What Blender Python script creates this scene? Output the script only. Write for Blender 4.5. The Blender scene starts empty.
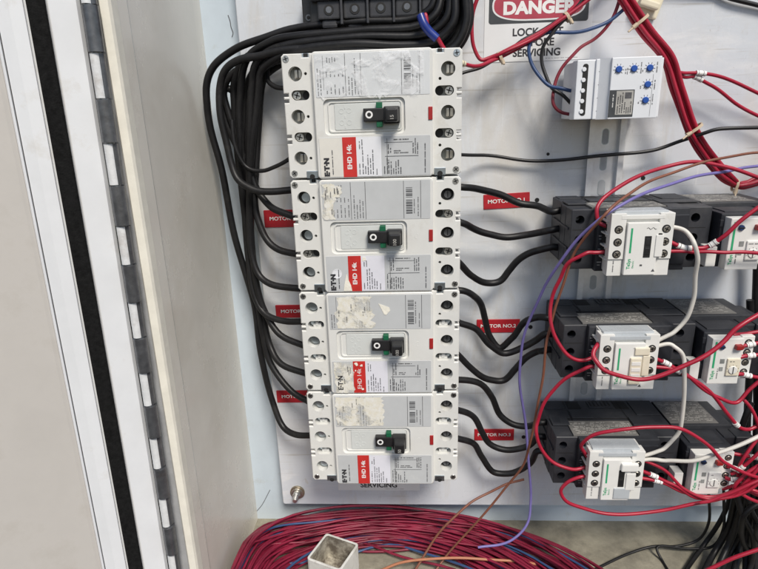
import bpy, bmesh, math, random
from mathutils import Vector, Matrix, geometry
random.seed(7)
scene = bpy.context.scene
COL = scene.collection
R = math.radians
# ------------------------------------------------------------------ camera
CAM = Vector((0.104918, -0.581373, -0.050124))
PITCH, ROLL, YAW, FPX = -0.296726, -0.031997, -0.055810, 560.0
_f = Vector((math.sin(YAW)*math.cos(PITCH), math.cos(YAW)*math.cos(PITCH), math.sin(PITCH)))
_r0 = Vector((math.cos(YAW), -math.sin(YAW), 0)); _u0 = _r0.cross(_f)
_c, _s = math.cos(ROLL), math.sin(ROLL)
_r = _c*_r0 + _s*_u0; _u = -_s*_r0 + _c*_u0
cd = bpy.data.cameras.new('camera'); cam = bpy.data.objects.new('camera', cd); COL.objects.link(cam)
cam.matrix_world = Matrix(((_r.x, _u.x, -_f.x, CAM.x), (_r.y, _u.y, -_f.y, CAM.y), (_r.z, _u.z, -_f.z, CAM.z), (0, 0, 0, 1)))
cd.sensor_width = 36.0; cd.lens = 36.0*FPX/758.0; cd.clip_start = 0.01; cd.clip_end = 500
scene.camera = cam
# ------------------------------------------------------------------ light: bright open shade
SUN_EL, SUN_AZ = R(50), R(158)      # azimuth clockwise from +Y (seen from above)
w = bpy.data.worlds.new('World'); scene.world = w; w.use_nodes = True
nt = w.node_tree; bg = nt.nodes['Background']
sky = nt.nodes.new('ShaderNodeTexSky'); sky.sky_type = 'NISHITA'; sky.sun_disc = False
sky.sun_elevation = SUN_EL; sky.sun_rotation = SUN_AZ; sky.air_density = 1.0; sky.dust_density = 1.5
nt.links.new(sky.outputs['Color'], bg.inputs['Color']); bg.inputs['Strength'].default_value = 0.078
sl = bpy.data.lights.new('sun', 'SUN'); sl.energy = 2.6; sl.angle = R(18); sl.color = (1.0, 0.94, 0.85)
so = bpy.data.objects.new('sun', sl); COL.objects.link(so)
sd = Vector((math.sin(SUN_AZ)*math.cos(SUN_EL), math.cos(SUN_AZ)*math.cos(SUN_EL), math.sin(SUN_EL)))
so.rotation_euler = sd.to_track_quat('Z', 'Y').to_euler(); so.location = sd*3
scene.view_settings.view_transform = 'Standard'; scene.view_settings.look = 'None'
scene.view_settings.exposure = 0.42; scene.view_settings.gamma = 1.0
scene.render.engine = 'CYCLES'

# ------------------------------------------------------------------ helpers
def P(u, v, h):
    """a sight line (photo pixels) meets the plane h mm in front of the mounting panel -> mm (x, y, z)"""
    d = _f + _r*((u-379.0)/FPX) - _u*((v-284.5)/FPX)
    t = (-h/1000.0 - CAM.y)/d.y
    return (CAM + d*t)*1000.0
def on_level(u, v, z):
    d = _f + _r*((u-379.0)/FPX) - _u*((v-284.5)/FPX)
    return (CAM+d*((z/1000.0-CAM.z)/d.z))*1000.0
def W(x, z, h): return Vector((x, -h, z))

def mat(name, col, rough=0.5, metal=0.0, var=0.08, scale=60, bump=0.0, bscale=300, coat=0.0, stain=None, stain_scale=25, stain_lo=.55, stain_hi=.7, trans=0, spec=.5):
    m = bpy.data.materials.new(name); m.use_nodes = True
    n = m.node_tree.nodes; L = m.node_tree.links; b = n['Principled BSDF']
    tc = n.new('ShaderNodeTexCoord')
    nz = n.new('ShaderNodeTexNoise'); nz.inputs['Scale'].default_value = scale; nz.inputs['Detail'].default_value = 6; nz.inputs['Roughness'].default_value = .65
    L.new(tc.outputs['Object'], nz.inputs['Vector'])
    mx = n.new('ShaderNodeMix'); mx.data_type = 'RGBA'
    mx.inputs[6].default_value = tuple(max(0, c*(1-var)) for c in col)+(1,)
    mx.inputs[7].default_value = tuple(min(1, c*(1+var)) for c in col)+(1,)
    rp = n.new('ShaderNodeMapRange'); rp.inputs[1].default_value = .3; rp.inputs[2].default_value = .7
    L.new(nz.outputs['Fac'], rp.inputs[0]); L.new(rp.outputs[0], mx.inputs[0])
    out = mx.outputs[2]
    if stain:
        n2 = n.new('ShaderNodeTexNoise'); n2.inputs['Scale'].default_value = stain_scale; n2.inputs['Detail'].default_value = 8; n2.inputs['Roughness'].default_value = .7
        L.new(tc.outputs['Object'], n2.inputs['Vector'])
        r2 = n.new('ShaderNodeMapRange'); r2.inputs[1].default_value = stain_lo; r2.inputs[2].default_value = stain_hi; r2.inputs[4].default_value = .8
        L.new(n2.outputs['Fac'], r2.inputs[0])
        m2 = n.new('ShaderNodeMix'); m2.data_type = 'RGBA'
        L.new(r2.outputs[0], m2.inputs[0]); L.new(out, m2.inputs[6]); m2.inputs[7].default_value = tuple(stain)+(1,)
        out = m2.outputs[2]
    L.new(out, b.inputs['Base Color'])
    rr = n.new('ShaderNodeMapRange'); rr.inputs[3].default_value = max(.03, rough-.08); rr.inputs[4].default_value = min(1, rough+.12)
    L.new(nz.outputs['Fac'], rr.inputs[0]); L.new(rr.outputs[0], b.inputs['Roughness'])
    b.inputs['Metallic'].default_value = metal; b.inputs['Coat Weight'].default_value = coat
    b.inputs['Specular IOR Level'].default_value = spec
    if trans: b.inputs['Transmission Weight'].default_value = trans
    if bump:
        n3 = n.new('ShaderNodeTexNoise'); n3.inputs['Scale'].default_value = bscale; n3.inputs['Detail'].default_value = 4
        L.new(tc.outputs['Object'], n3.inputs['Vector'])
        bp = n.new('ShaderNodeBump'); bp.inputs['Strength'].default_value = bump; bp.inputs['Distance'].default_value = .001
        L.new(n3.outputs['Fac'], bp.inputs['Height']); L.new(bp.outputs[0], b.inputs['Normal'])
    return m

M = {}
M['case'] = mat('breaker_plastic', (.70, .70, .67), .42, var=.04, scale=40, bump=.05, bscale=900, stain=(.50, .46, .37), stain_lo=.56, stain_hi=.8)
M['cover'] = mat('breaker_cover', (.71, .71, .68), .40, var=.035, scale=35, bump=.04, bscale=900, stain=(.52, .49, .42), stain_lo=.57, stain_hi=.82)
M['slider'] = mat('slider_plastic', (.62, .64, .62), .4, var=.04)
M['label_grey'] = mat('grey_label', (.53, .545, .55), .38, var=.06, scale=30, stain=(.66, .66, .64), stain_lo=.62, stain_hi=.8)
M['label_pale'] = mat('pale_label', (.66, .68, .69), .35, var=.04)
M['label_white'] = mat('white_label', (.78, .79, .82), .35, var=.04)
M['label_cream'] = mat('cream_label', (.72, .70, .64), .45, var=.05)
M['label_red'] = mat('red_label', (.55, .035, .03), .35, var=.12, scale=90)
M['label_lilac'] = mat('lilac_label', (.74, .74, .80), .35, var=.04)
M['ink'] = mat('black_ink', (.03, .03, .035), .5, var=.2)
M['ink_grey'] = mat('grey_ink', (.085, .085, .09), .5, var=.3, scale=500)
M['ink_white'] = mat('white_ink', (.82, .82, .80), .5, var=.04)
M['torn'] = mat('torn_paper_scrap', (.82, .79, .69), .8, var=.10, scale=120, bump=.3, bscale=400)
M['hole'] = mat('dark_hole', (.012, .012, .012), .7)
M['socket'] = mat('terminal_socket', (.25, .26, .25), .5, var=.3, scale=100)
M['lug'] = mat('lug_metal', (.55, .52, .46), .35, 1.0, var=.2, scale=120)
M['screw'] = mat('zinc_screw', (.62, .62, .60), .35, 1.0, var=.2, scale=200)
M['clip'] = mat('zinc_clip', (.50, .56, .60), .35, 1.0, var=.15, scale=120)
M['black'] = mat('black_plastic', (.018, .018, .019), .35, var=.25, scale=80, bump=.05)
M['green'] = mat('green_plastic', (.01, .12, .055), .4)
M['button'] = mat('red_button', (.35, .02, .02), .4)
M['film'] = None
M['charcoal'] = mat('charcoal_plastic', (.030, .032, .038), .5, var=.18, scale=50, bump=.08, bscale=700, stain=(.11, .105, .10), stain_lo=.55, stain_hi=.9, stain_scale=18)
M['charcoal_dark'] = mat('dark_plastic', (.02, .022, .028), .45, var=.2)
M['data_grey'] = mat('data_plate', (.17, .165, .155), .45, var=.15, scale=60)
M['data_ink'] = mat('data_plate_print', (.42, .41, .38), .5, var=.2)
M['ivory'] = mat('ivory_plastic', (.74, .735, .70), .42, var=.04, scale=60, bump=.04, bscale=900, stain=(.55, .52, .44), stain_lo=.62, stain_hi=.85, stain_scale=35)
M['ivory2'] = mat('ivory_cover', (.77, .765, .73), .38, var=.03, scale=60)
M['amber'] = mat('yellowed_plastic', (.74, .68, .54), .35, var=.08)
M['smoke'] = mat('translucent_grey', (.46, .49, .51), .25, var=.05)
M['greenstripe'] = mat('green_print', (.03, .36, .16), .45)
M['blue_knob'] = mat('navy_knob', (.02, .045, .13), .35)
M['red_knob'] = mat('dark_red_knob', (.30, .02, .02), .4)
M['dial'] = mat('blue_dial', (.015, .08, .36), .35)
M['timer'] = mat('timer_plastic', (.74, .76, .79), .38, var=.03, scale=50, bump=.03, bscale=900)
M['alu'] = mat('rail_steel', (.74, .75, .77), .34, .45, var=.1, scale=90)
M['slot_grey'] = mat('rail_slot', (.42, .43, .44), .6, var=.1)
M['galv'] = mat('galvanised_pin', (.2, .21, .22), .35, .8, var=.25, scale=90, stain=(.16, .09, .05), stain_lo=.6, stain_hi=.8)
M['hinge_dark'] = mat('dark_steel', (.15, .155, .165), .30, .6, var=.3, scale=120, stain=(.10, .06, .035), stain_lo=.62, stain_hi=.8, bump=.1)
M['hinge_white'] = mat('painted_knuckle', (.72, .73, .73), .25, var=.1, scale=150, stain=(.26, .19, .13), stain_lo=.56, stain_hi=.8)
M['leaf'] = mat('painted_leaf', (.40, .41, .42), .5, var=.12, scale=100, stain=(.2, .12, .07), stain_lo=.6, stain_hi=.8)
M['gasket'] = mat('gasket_foam', (.010, .010, .010), .95, var=.5, scale=260, spec=.15, bump=.5, bscale=900)
M['paint_cream'] = mat('aged_lip_paint', (.80, .77, .67), .5, var=.08, scale=60, stain=(.45, .38, .22), stain_lo=.6, stain_hi=.85)
M['paint_wall'] = mat('side_wall_paint', (.76, .725, .65), .24, var=.05, scale=12, stain=(.62, .57, .48), stain_lo=.5, stain_hi=.8, stain_scale=9)
M['paint_back'] = mat('back_wall_paint', (.54, .62, .69), .4, var=.06, scale=18, stain=(.40, .40, .37), stain_lo=.58, stain_hi=.8, stain_scale=22)
M['paint_door_shaded'] = mat('door_paint_shaded', (.56, .535, .50), .3, var=.05, scale=14, bump=.05, bscale=120, stain=(.38, .35, .30), stain_lo=.52, stain_hi=.85, stain_scale=14)  # the door's white paint, greyed in colour for the shade on its skin
M['paint_white'] = mat('door_channel_paint', (.77, .785, .80), .3, var=.04, scale=25, stain=(.52, .48, .41), stain_lo=.58, stain_hi=.85)
M['floor'] = mat('dusty_floor', (.285, .265, .205), .85, var=.3, scale=35, bump=.35, bscale=500, stain=(.13, .12, .095), stain_lo=.5, stain_hi=.72, stain_scale=30)
M['red_wire'] = mat('red_wire', (.36, .012, .035), .36, var=.15, scale=60)
M['darkred_wire'] = mat('dark_red_wire', (.20, .016, .03), .4, var=.15)
M['coil_red'] = mat('coil_red_wire', (.20, .010, .034), .45, var=.45, scale=30)
M['coil_blue'] = mat('coil_blue_wire', (.035, .075, .18), .42, var=.25, scale=30)
M['blue_wire'] = mat('blue_wire', (.025, .06, .16), .4, var=.15)
M['black_wire'] = mat('black_wire', (.014, .014, .015), .42, var=.3, scale=60)
M['black_cable'] = mat('black_cable', (.010, .010, .011), .42, var=.4, scale=45, bump=.12, bscale=220, spec=.35, stain=(.035, .033, .03), stain_lo=.55, stain_hi=.8, stain_scale=60)
M['white_wire'] = mat('white_wire', (.62, .60, .55), .45, var=.08)
M['brown_wire'] = mat('brown_wire', (.20, .075, .045), .45, var=.15)
M['purple_wire'] = mat('violet_wire', (.17, .145, .38), .42, var=.1)
M['orange_wire'] = mat('orange_wire', (.42, .17, .09), .45, var=.12)
M['marker'] = mat('marker_sleeve', (.80, .79, .76), .5, var=.05)
M['marker_y'] = mat('yellowed_marker', (.68, .62, .45), .5, var=.08)
M['tie'] = mat('cable_tie', (.52, .42, .30), .5, var=.1)
M['tiemount'] = mat('tie_mount', (.74, .68, .52), .5, var=.06)
M['sleeve_blue'] = mat('blue_heatshrink', (.015, .035, .22), .3, var=.1)
M['sign_white'] = mat('sign_vinyl', (.76, .77, .77), .35, var=.04, scale=20)
M['sign_black'] = mat('sign_black', (.05, .055, .06), .4, var=.2)
M['sign_red'] = mat('sign_red', (.42, .05, .08), .4, var=.12)
M['motor_red'] = mat('motor_label_red', (.42, .018, .028), .38, var=.12, scale=60)
M['brass'] = mat('brassy_washer', (.42, .37, .28), .4, .9, var=.25, scale=120, stain=(.12, .09, .06))
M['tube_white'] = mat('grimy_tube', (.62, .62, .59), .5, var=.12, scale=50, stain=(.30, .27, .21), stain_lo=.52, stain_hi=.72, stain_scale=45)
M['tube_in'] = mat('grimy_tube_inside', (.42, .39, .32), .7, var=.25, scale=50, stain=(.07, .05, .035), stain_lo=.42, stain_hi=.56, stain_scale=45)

# clear wrinkled plastic film; opaque white patches painted in for its glints
def film_mat():
    m = bpy.data.materials.new('clear_film'); m.use_nodes = True
    n = m.node_tree.nodes; L = m.node_tree.links; b = n['Principled BSDF']
    tc = n.new('ShaderNodeTexCoord'); v = n.new('ShaderNodeTexVoronoi'); v.feature = 'F1'; v.inputs['Scale'].default_value = 75
    nz = n.new('ShaderNodeTexNoise'); nz.inputs['Scale'].default_value = 60; nz.inputs['Detail'].default_value = 3
    L.new(tc.outputs['Object'], nz.inputs['Vector'])
    mxv = n.new('ShaderNodeMix'); mxv.data_type = 'VECTOR'; mxv.inputs[0].default_value = .03
    L.new(tc.outputs['Object'], mxv.inputs[4]); L.new(nz.outputs['Color'], mxv.inputs[5]); L.new(mxv.outputs[1], v.inputs['Vector'])
    bp = n.new('ShaderNodeBump'); bp.inputs['Strength'].default_value = .35; bp.inputs['Distance'].default_value = .003
    L.new(v.outputs['Distance'], bp.inputs['Height']); L.new(bp.outputs[0], b.inputs['Normal'])
    b.inputs['Base Color'].default_value = (.93, .94, .95, 1); b.inputs['Roughness'].default_value = .12
    r = n.new('ShaderNodeMapRange'); r.inputs[1].default_value = .50; r.inputs[2].default_value = .57; r.inputs[3].default_value = .05; r.inputs[4].default_value = .5
    n2 = n.new('ShaderNodeTexNoise'); n2.inputs['Scale'].default_value = 42; n2.inputs['Detail'].default_value = 6; n2.inputs['Distortion'].default_value = 1.5
    L.new(tc.outputs['Object'], n2.inputs['Vector']); L.new(n2.outputs['Fac'], r.inputs[0]); L.new(r.outputs[0], b.inputs['Alpha'])
    return m
M['film'] = film_mat()
def torn_mat():
    m = bpy.data.materials.new('torn_paper'); m.use_nodes = True
    n = m.node_tree.nodes; L = m.node_tree.links; b = n['Principled BSDF']; tc = n.new('ShaderNodeTexCoord')
    def nz(sc, det, lo, hi, a, c, dist=0.):
        z = n.new('ShaderNodeTexNoise'); z.inputs['Scale'].default_value = sc; z.inputs['Detail'].default_value = det; z.inputs['Roughness'].default_value = .7; z.inputs['Distortion'].default_value = dist
        L.new(tc.outputs['Object'], z.inputs['Vector']); r = n.new('ShaderNodeMapRange')
        for k_, v_ in enumerate((lo, hi, a, c)): r.inputs[k_+1].default_value = v_
        L.new(z.outputs['Fac'], r.inputs[0]); return r.outputs[0], z
    al, _ = nz(48, 10, .39, .50, .08, .93, .25)
    cf, z = nz(200, 4, .35, .65, 0, 1)
    mx = n.new('ShaderNodeMix'); mx.data_type = 'RGBA'; L.new(cf, mx.inputs[0])
    mx.inputs[6].default_value = (.77, .73, .60, 1); mx.inputs[7].default_value = (.84, .83, .78, 1)
    L.new(mx.outputs[2], b.inputs['Base Color']); L.new(al, b.inputs['Alpha']); b.inputs['Roughness'].default_value = .6
    bp = n.new('ShaderNodeBump'); bp.inputs['Strength'].default_value = .4; bp.inputs['Distance'].default_value = .0006
    L.new(z.outputs['Fac'], bp.inputs['Height']); L.new(bp.outputs[0], b.inputs['Normal'])
    return m
M['residue'] = torn_mat()

# white painted mounting panel, worn: drifting yellow-brown scuffs, streaks, specks
def panel_mat():
    m = bpy.data.materials.new('worn_white_panel'); m.use_nodes = True
    n = m.node_tree.nodes; L = m.node_tree.links; b = n['Principled BSDF']
    tc = n.new('ShaderNodeTexCoord')
    def noise(scale, detail, stretch=(1, 1, 1), rot=0, dist=0.):
        mp = n.new('ShaderNodeMapping'); mp.inputs['Scale'].default_value = stretch; mp.inputs['Rotation'].default_value = (0, rot, 0)
        L.new(tc.outputs['Object'], mp.inputs[0])
        z = n.new('ShaderNodeTexNoise'); z.inputs['Scale'].default_value = scale; z.inputs['Detail'].default_value = detail; z.inputs['Roughness'].default_value = .65; z.inputs['Distortion'].default_value = dist
        L.new(mp.outputs[0], z.inputs['Vector']); return z.outputs['Fac']
    def ramp(fac, a, c, hi):
        r = n.new('ShaderNodeMapRange'); r.inputs[1].default_value = a; r.inputs[2].default_value = c; r.inputs[4].default_value = hi
        L.new(fac, r.inputs[0]); return r.outputs[0]
    cur = None
    def layer(fac, col):
        nonlocal cur
        x = n.new('ShaderNodeMix'); x.data_type = 'RGBA'; L.new(fac, x.inputs[0])
        if cur is None: x.inputs[6].default_value = (.60, .635, .685, 1)  # base of the white paint tinted blue for reflected sky
        else: L.new(cur, x.inputs[6])
        x.inputs[7].default_value = tuple(col)+(1,); cur = x.outputs[2]
    layer(ramp(noise(5, 3), .35, .7, .6), (.71, .72, .73))
    layer(ramp(noise(7, 8, (1, 1, .55), .3, .8), .50, .70, .5), (.60, .53, .42))
    layer(ramp(noise(26, 8, (1, 1, .28), -.35, .4), .52, .68, .5), (.50, .46, .39))
    layer(ramp(noise(34, 9, (.3, 1, 1.0), .5, .6), .56, .70, .6), (.80, .80, .80))
    layer(ramp(noise(120, 6, (1, 1, .5), .2, .5), .64, .76, .5), (.34, .31, .27))
    layer(ramp(noise(260, 3, (.035, 1, 1.0), .25, .2), .61, .70, .6), (.44, .42, .38))
    layer(ramp(noise(240, 3, (1, 1, .04), -.5, .2), .64, .74, .35), (.83, .83, .83))
    layer(ramp(noise(45, 10, (1, 1, 1), 0, 2.0), .65, .76, .5), (.46, .41, .33))
    L.new(cur, b.inputs['Base Color'])
    rr = n.new('ShaderNodeMapRange'); rr.inputs[3].default_value = .10; rr.inputs[4].default_value = .48
    L.new(noise(14, 6, (1, 1, .5), .4), rr.inputs[0]); L.new(rr.outputs[0], b.inputs['Roughness'])
    bp = n.new('ShaderNodeBump'); bp.inputs['Strength'].default_value = .25; bp.inputs['Distance'].default_value = .002
    L.new(noise(18, 5), bp.inputs['Height']); L.new(bp.outputs[0], b.inputs['Normal'])
    return m
M['panel'] = panel_mat()

class MB:
    """collects shapes (mm, X right, Z up, h = mm towards the viewer, y = -h) for ONE mesh"""
    def __init__(s): s.v = []; s.f = []; s.m = []; s.sm = []; s.mats = []; s.T = Matrix()
    def mi(s, m):
        if m not in s.mats: s.mats.append(m)
        return s.mats.index(m)
    def add(s, vs, fs, m, smooth=False, T=None):
        o = len(s.v); k = s.mi(m); T = s.T @ T if T is not None else s.T
        s.v += [T @ Vector(q) for q in vs]
        for f in fs: s.f.append(tuple(i+o for i in f)); s.m.append(k); s.sm.append(smooth)
    def box(s, x0, x1, z0, z1, h0, h1, m, bev=0.5, T=None, taper=0):
        bm = bmesh.new(); bmesh.ops.create_cube(bm, size=1)
        for q in bm.verts:
            front = q.co.y < 0
            x = x0 if q.co.x < 0 else x1; z = z0 if q.co.z < 0 else z1
            if front and taper:
                x += taper if q.co.x < 0 else -taper; z += taper if q.co.z < 0 else -taper
            q.co = Vector((x, -h1 if front else -h0, z))
        if bev: bmesh.ops.bevel(bm, geom=bm.edges[:], offset=bev, segments=2, profile=.6, affect='EDGES', clamp_overlap=True)
        bm.verts.index_update()
        s.add([q.co.copy() for q in bm.verts], [[q.index for q in f.verts] for f in bm.faces], m, False, T); bm.free()
    def quad(s, x0, x1, z0, z1, h, m, T=None):
        s.add([(x0, -h, z0), (x1, -h, z0), (x1, -h, z1), (x0, -h, z1)], [(0, 1, 2, 3)], m, False, T)
    def cyl(s, x, z, r, h0, h1, m, n=20, T=None, bev=.3):
        vs = []; fs = []
        prof = [(r, h0), (r, h1-bev), (r-bev, h1)] if bev else [(r, h0), (r, h1)]
        for rr, h in prof:
            for k in range(n): a = 2*math.pi*k/n; vs.append((x+rr*math.cos(a), -h, z+rr*math.sin(a)))
        for j in range(len(prof)-1):
            for k in range(n): fs.append((j*n+k, j*n+(k+1) % n, (j+1)*n+(k+1) % n, (j+1)*n+k))
        s.add(vs, fs, m, True, T)
        s.add(vs[-n:], [tuple(range(n))], m, False, T)
        s.add(vs[:n], [tuple(reversed(range(n)))], m, False, T)
    def ring(s, x, z, r0, r1, h, m, n=24):
        vs = []; fs = []
        for rr in (r0, r1):
            for k in range(n): a = 2*math.pi*k/n; vs.append((x+rr*math.cos(a), -h, z+rr*math.sin(a)))
        for k in range(n): fs.append((k, (k+1) % n, n+(k+1) % n, n+k))
        s.add(vs, fs, m)
    def plate(s, outer, holes, h0, h1, m, bev=.6, holedepth=20, hm=None, fm=None):
        """a flat plate with holes of real depth; outer/holes are lists of (x, z), outer counter-clockwise"""
        def inset(poly, d):
            out = []; n = len(poly)
            for i in range(n):
                a, b, c = Vector(poly[i-1]), Vector(poly[i]), Vector(poly[(i+1) % n])
                e1 = (b-a).normalized(); e2 = (c-b).normalized()
                nn = Vector((-e1.y-e2.y, e1.x+e2.x))
                if nn.length < 1e-6: nn = Vector((-e1.y, e1.x))
                nn.normalize(); den = max(.5, nn.dot(Vector((-e1.y, e1.x))))
                out.append(tuple(b+nn*(d/den)))
            return out
        inn = inset(outer, bev) if bev else outer
        loops = [[Vector((x, z, 0)) for x, z in inn]]+[[Vector((x, z, 0)) for x, z in q] for q in holes]
        tris = geometry.tessellate_polygon(loops)
        flat = [q for l in loops for q in l]
        ff = []
        for t in tris:
            a, b, c = (flat[i] for i in t)
            ff.append(t if (b-a).cross(c-a).z > 0 else (t[0], t[2], t[1]))
        s.add([(q.x, -h1, q.y) for q in flat], ff, m)
        n = len(outer)
        vs = [(x, -h0, z) for x, z in outer]+[(x, -(h1-bev), z) for x, z in outer]+[(x, -h1, z) for x, z in inn]
        fs = []
        for j in range(2 if bev else 1):
            for k in range(n): fs.append((j*n+k, j*n+(k+1) % n, (j+1)*n+(k+1) % n, (j+1)*n+k))
        s.add(vs, fs, m)
        for q in holes:
            n = len(q)
            vs = [(x, -h1, z) for x, z in q]+[(x, -(h1-holedepth), z) for x, z in q]
            s.add(vs, [(k, n+k, n+(k+1) % n, (k+1) % n) for k in range(n)], hm or m, True)
            s.add(vs[n:], [tuple(range(n))], fm or hm or m)
    def tube(s, pts, r, m, n=10, cap=True, T=None):
        pts = [Vector(p) for p in pts]; vs = []; fs = []; up = Vector((.13, .9, .4))
        for i, p in enumerate(pts):
            t = (pts[min(i+1, len(pts)-1)]-pts[max(i-1, 0)]).normalized()
            up = (up-t*up.dot(t))
            if up.length < 1e-5: up = t.orthogonal()
            up.normalize(); bt = t.cross(up)
            for k in range(n):
                a = 2*math.pi*k/n; vs.append(p+(up*math.cos(a)+bt*math.sin(a))*r)
        for i in range(len(pts)-1):
            for k in range(n): fs.append((i*n+k, i*n+(k+1) % n, (i+1)*n+(k+1) % n, (i+1)*n+k))
        s.add(vs, fs, m, True, T)
        if cap:
            s.add(vs[:n], [tuple(reversed(range(n)))], m, False, T); s.add(vs[-n:], [tuple(range(n))], m, False, T)
    def text(s, body, x, z, size, h, m, rot=0, align='CENTER', sx=1.0, bold=0.0):
        vs, fs = text_geo(body, align, bold)
        T = Matrix.Translation((x, -h, z)) @ Matrix.Rotation(rot, 4, 'Y').inverted()
        s.add([(a*size*sx, 0, b*size) for a, b in vs], fs, m, False, T)
    def fine(s, x0, x1, z0, z1, h, m, step=1.9, horiz=False, fill=.85, wdt=1.0):
        """rows of illegible small print"""
        a0, a1, b0, b1 = (z0, z1, x0, x1) if not horiz else (x0, x1, z0, z1)
        b = b0+step*.5
        while b < b1:
            a = a0+random.random()*1.0; end = a0+(a1-a0)*(random.uniform(.45, 1.0) if random.random() > 1-fill else random.uniform(.2, .5))
            while a < end:
                for _ in range(random.randint(2, 8)):
                    l = random.uniform(.45, .75)
                    if a+l > a1: break
                    w_ = wdt*random.uniform(.65, 1.0)
                    if horiz: s.quad(a, a+l, b-w_*.5, b+w_*.5, h, m)
                    else: s.quad(b-w_*.5, b+w_*.5, a, a+l, h, m)
                    a += l+.28
                a += .8
            b += step
    def build(s, name, parent=None, origin=None):
        me = bpy.data.meshes.new(name)
        o = Vector(origin) if origin is not None else Vector((0, 0, 0))
        me.from_pydata([(q-o)/1000.0 for q in s.v], [], s.f)
        for m_ in s.mats: me.materials.append(m_)
        me.polygons.foreach_set('material_index', s.m); me.polygons.foreach_set('use_smooth', s.sm); me.update()
        ob = bpy.data.objects.new(name, me); COL.objects.link(ob); ob.location = o/1000.0
        if parent: ob.parent = parent
        return ob

_tc = {}
def text_geo(body, align, bold):
    key = (body, align, bold)
    if key not in _tc:
        cu = bpy.data.curves.new('t', 'FONT'); cu.body = body; cu.size = 1; cu.align_x = align; cu.align_y = 'CENTER'; cu.offset = bold; cu.resolution_u = 4
        ob = bpy.data.objects.new('t', cu); COL.objects.link(ob)
        dg = bpy.context.evaluated_depsgraph_get(); me = ob.evaluated_get(dg).to_mesh()
        vs = [(q.co.x, q.co.y) for q in me.vertices]; fs = []
        for p in me.polygons: fs.append(tuple(p.vertices))
        _tc[key] = (vs, fs)
        ob.evaluated_get(dg).to_mesh_clear(); bpy.data.objects.remove(ob); bpy.data.curves.remove(cu)
    return _tc[key]

def tag(o, label=None, cat=None, group=None, kind=None):
    if label: o['label'] = label
    if cat: o['category'] = cat
    if group: o['group'] = group
    if kind: o['kind'] = kind
    return o
def thing(name, loc, label, cat, group=None):
    o = bpy.data.objects.new(name, None); COL.objects.link(o); o.location = Vector(loc)/1000.0; o.empty_display_size = .02
    return tag(o, label, cat, group)

def rrect(x0, x1, z0, z1, r, n=5):
    out = []
    for cx, cz, a0 in ((x1-r, z0+r, -90), (x1-r, z1-r, 0), (x0+r, z1-r, 90), (x0+r, z0+r, 180)):
        for k in range(n+1): a = R(a0+90*k/n); out.append((cx+r*math.cos(a), cz+r*math.sin(a)))
    return out
def circ(x, z, r, n=24): return [(x+r*math.cos(2*math.pi*k/n), z+r*math.sin(2*math.pi*k/n)) for k in range(n)]
def smooth(pts, sub=8):
    pts = [Vector(p) for p in pts]; out = []
    for i in range(len(pts)-1):
        p0 = pts[i-1] if i else pts[0]*2-pts[1]; p1 = pts[i]; p2 = pts[i+1]; p3 = pts[i+2] if i+2 < len(pts) else pts[-1]*2-pts[-2]
        d = [max((b-a).length, 1e-3)**.5 for a, b in ((p0, p1), (p1, p2), (p2, p3))]
        m1 = (p2-p1)+((p1-p0)/d[0]-(p2-p0)/(d[0]+d[1]))*d[1]
        m2 = (p2-p1)+((p3-p2)/d[2]-(p3-p1)/(d[1]+d[2]))*d[1]
        for k in range(sub):
            t = k/sub; t2 = t*t; t3 = t2*t
            out.append(p1*(2*t3-3*t2+1)+m1*(t3-2*t2+t)+p2*(-2*t3+3*t2)+m2*(t3-t2))
    out.append(pts[-1]); return out
def screw_mb(x, z, r, h, m='screw'):
    b = MB(); b.cyl(x, z, r, h-2.0, h, M[m], 18, bev=.4)
    a = random.random()*1.5
    for q in (0, math.pi/2):
        T = Matrix.Translation((x, 0, z)) @ Matrix.Rotation(a+q, 4, 'Y')
        b.box(-r*.68, r*.68, -r*.14, r*.14, h-.3, h+.06, M['hole'], 0, T)
    return b

# ------------------------------------------------------------------ the cabinet
ZF = -551.6; ZT = 130.0; XR = 640.0
cab = thing('electrical_cabinet', (270, 20, ZF), 'open white metal electrical cabinet with its gasketed door swung wide on a long hinge', 'cabinet')
cab_loc = Vector((270, 20, ZF))
def part(mb, name, parent=cab, loc=cab_loc):
    o = mb.build(name); o.parent = parent; o.location = -loc/1000.0; return o
b = MB(); b.box(-100, XR, ZF-3, ZT, -24, -20, M['paint_back'], 0); part(b, 'back_wall')
# bent left wall: back corner radius, slightly leaning outward to the front
b = MB(); prof = []
for k in range(7): a = R(90*k/6); prof.append((-93+8-8*math.sin(a)*1.0-4, -19+8-8*math.cos(a)-0.0))
prof = [(-88.0, -19.5), (-93.0, -16.5), (-96.5, -10.0), (-97.0, 0), (-94.5, 100), (-93.0, 160), (-92.0, 166), (-91.2, 168)]
zz = [ZF-2, ZT]
def ruled(mb, prof, z0, z1, m, lean=0.0, smoothf=False, cl=False, nseg=1):
    n = len(prof); vs = []
    for j in range(nseg+1):
        z = z0+(z1-z0)*j/nseg
        for x, h in prof: vs.append((x+lean*z, -h, z))
    fs = []
    for j in range(nseg):
        for k in range(n if cl else n-1): fs.append((j*n+k, j*n+(k+1) % n, (j+1)*n+(k+1) % n, (j+1)*n+k))
    if cl: fs += [tuple(range(n)), tuple(reversed(range(nseg*n, nseg*n+n)))]
    mb.add(vs, fs, m, smoothf)
prof2 = [(-97.0, -19.9), (-97.0, 0), (-95.5, 60), (-94.0, 120), (-93, 148), (-91.6, 152), (-91.6, 168),
         (-94.5, 168.2), (-97, 150), (-99, 120), (-101, 60), (-101, -24)]
ruled(b, prof2, ZF-2, ZT, M['paint_wall'], 0, False, True)
part(b, 'side_wall')
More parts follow.
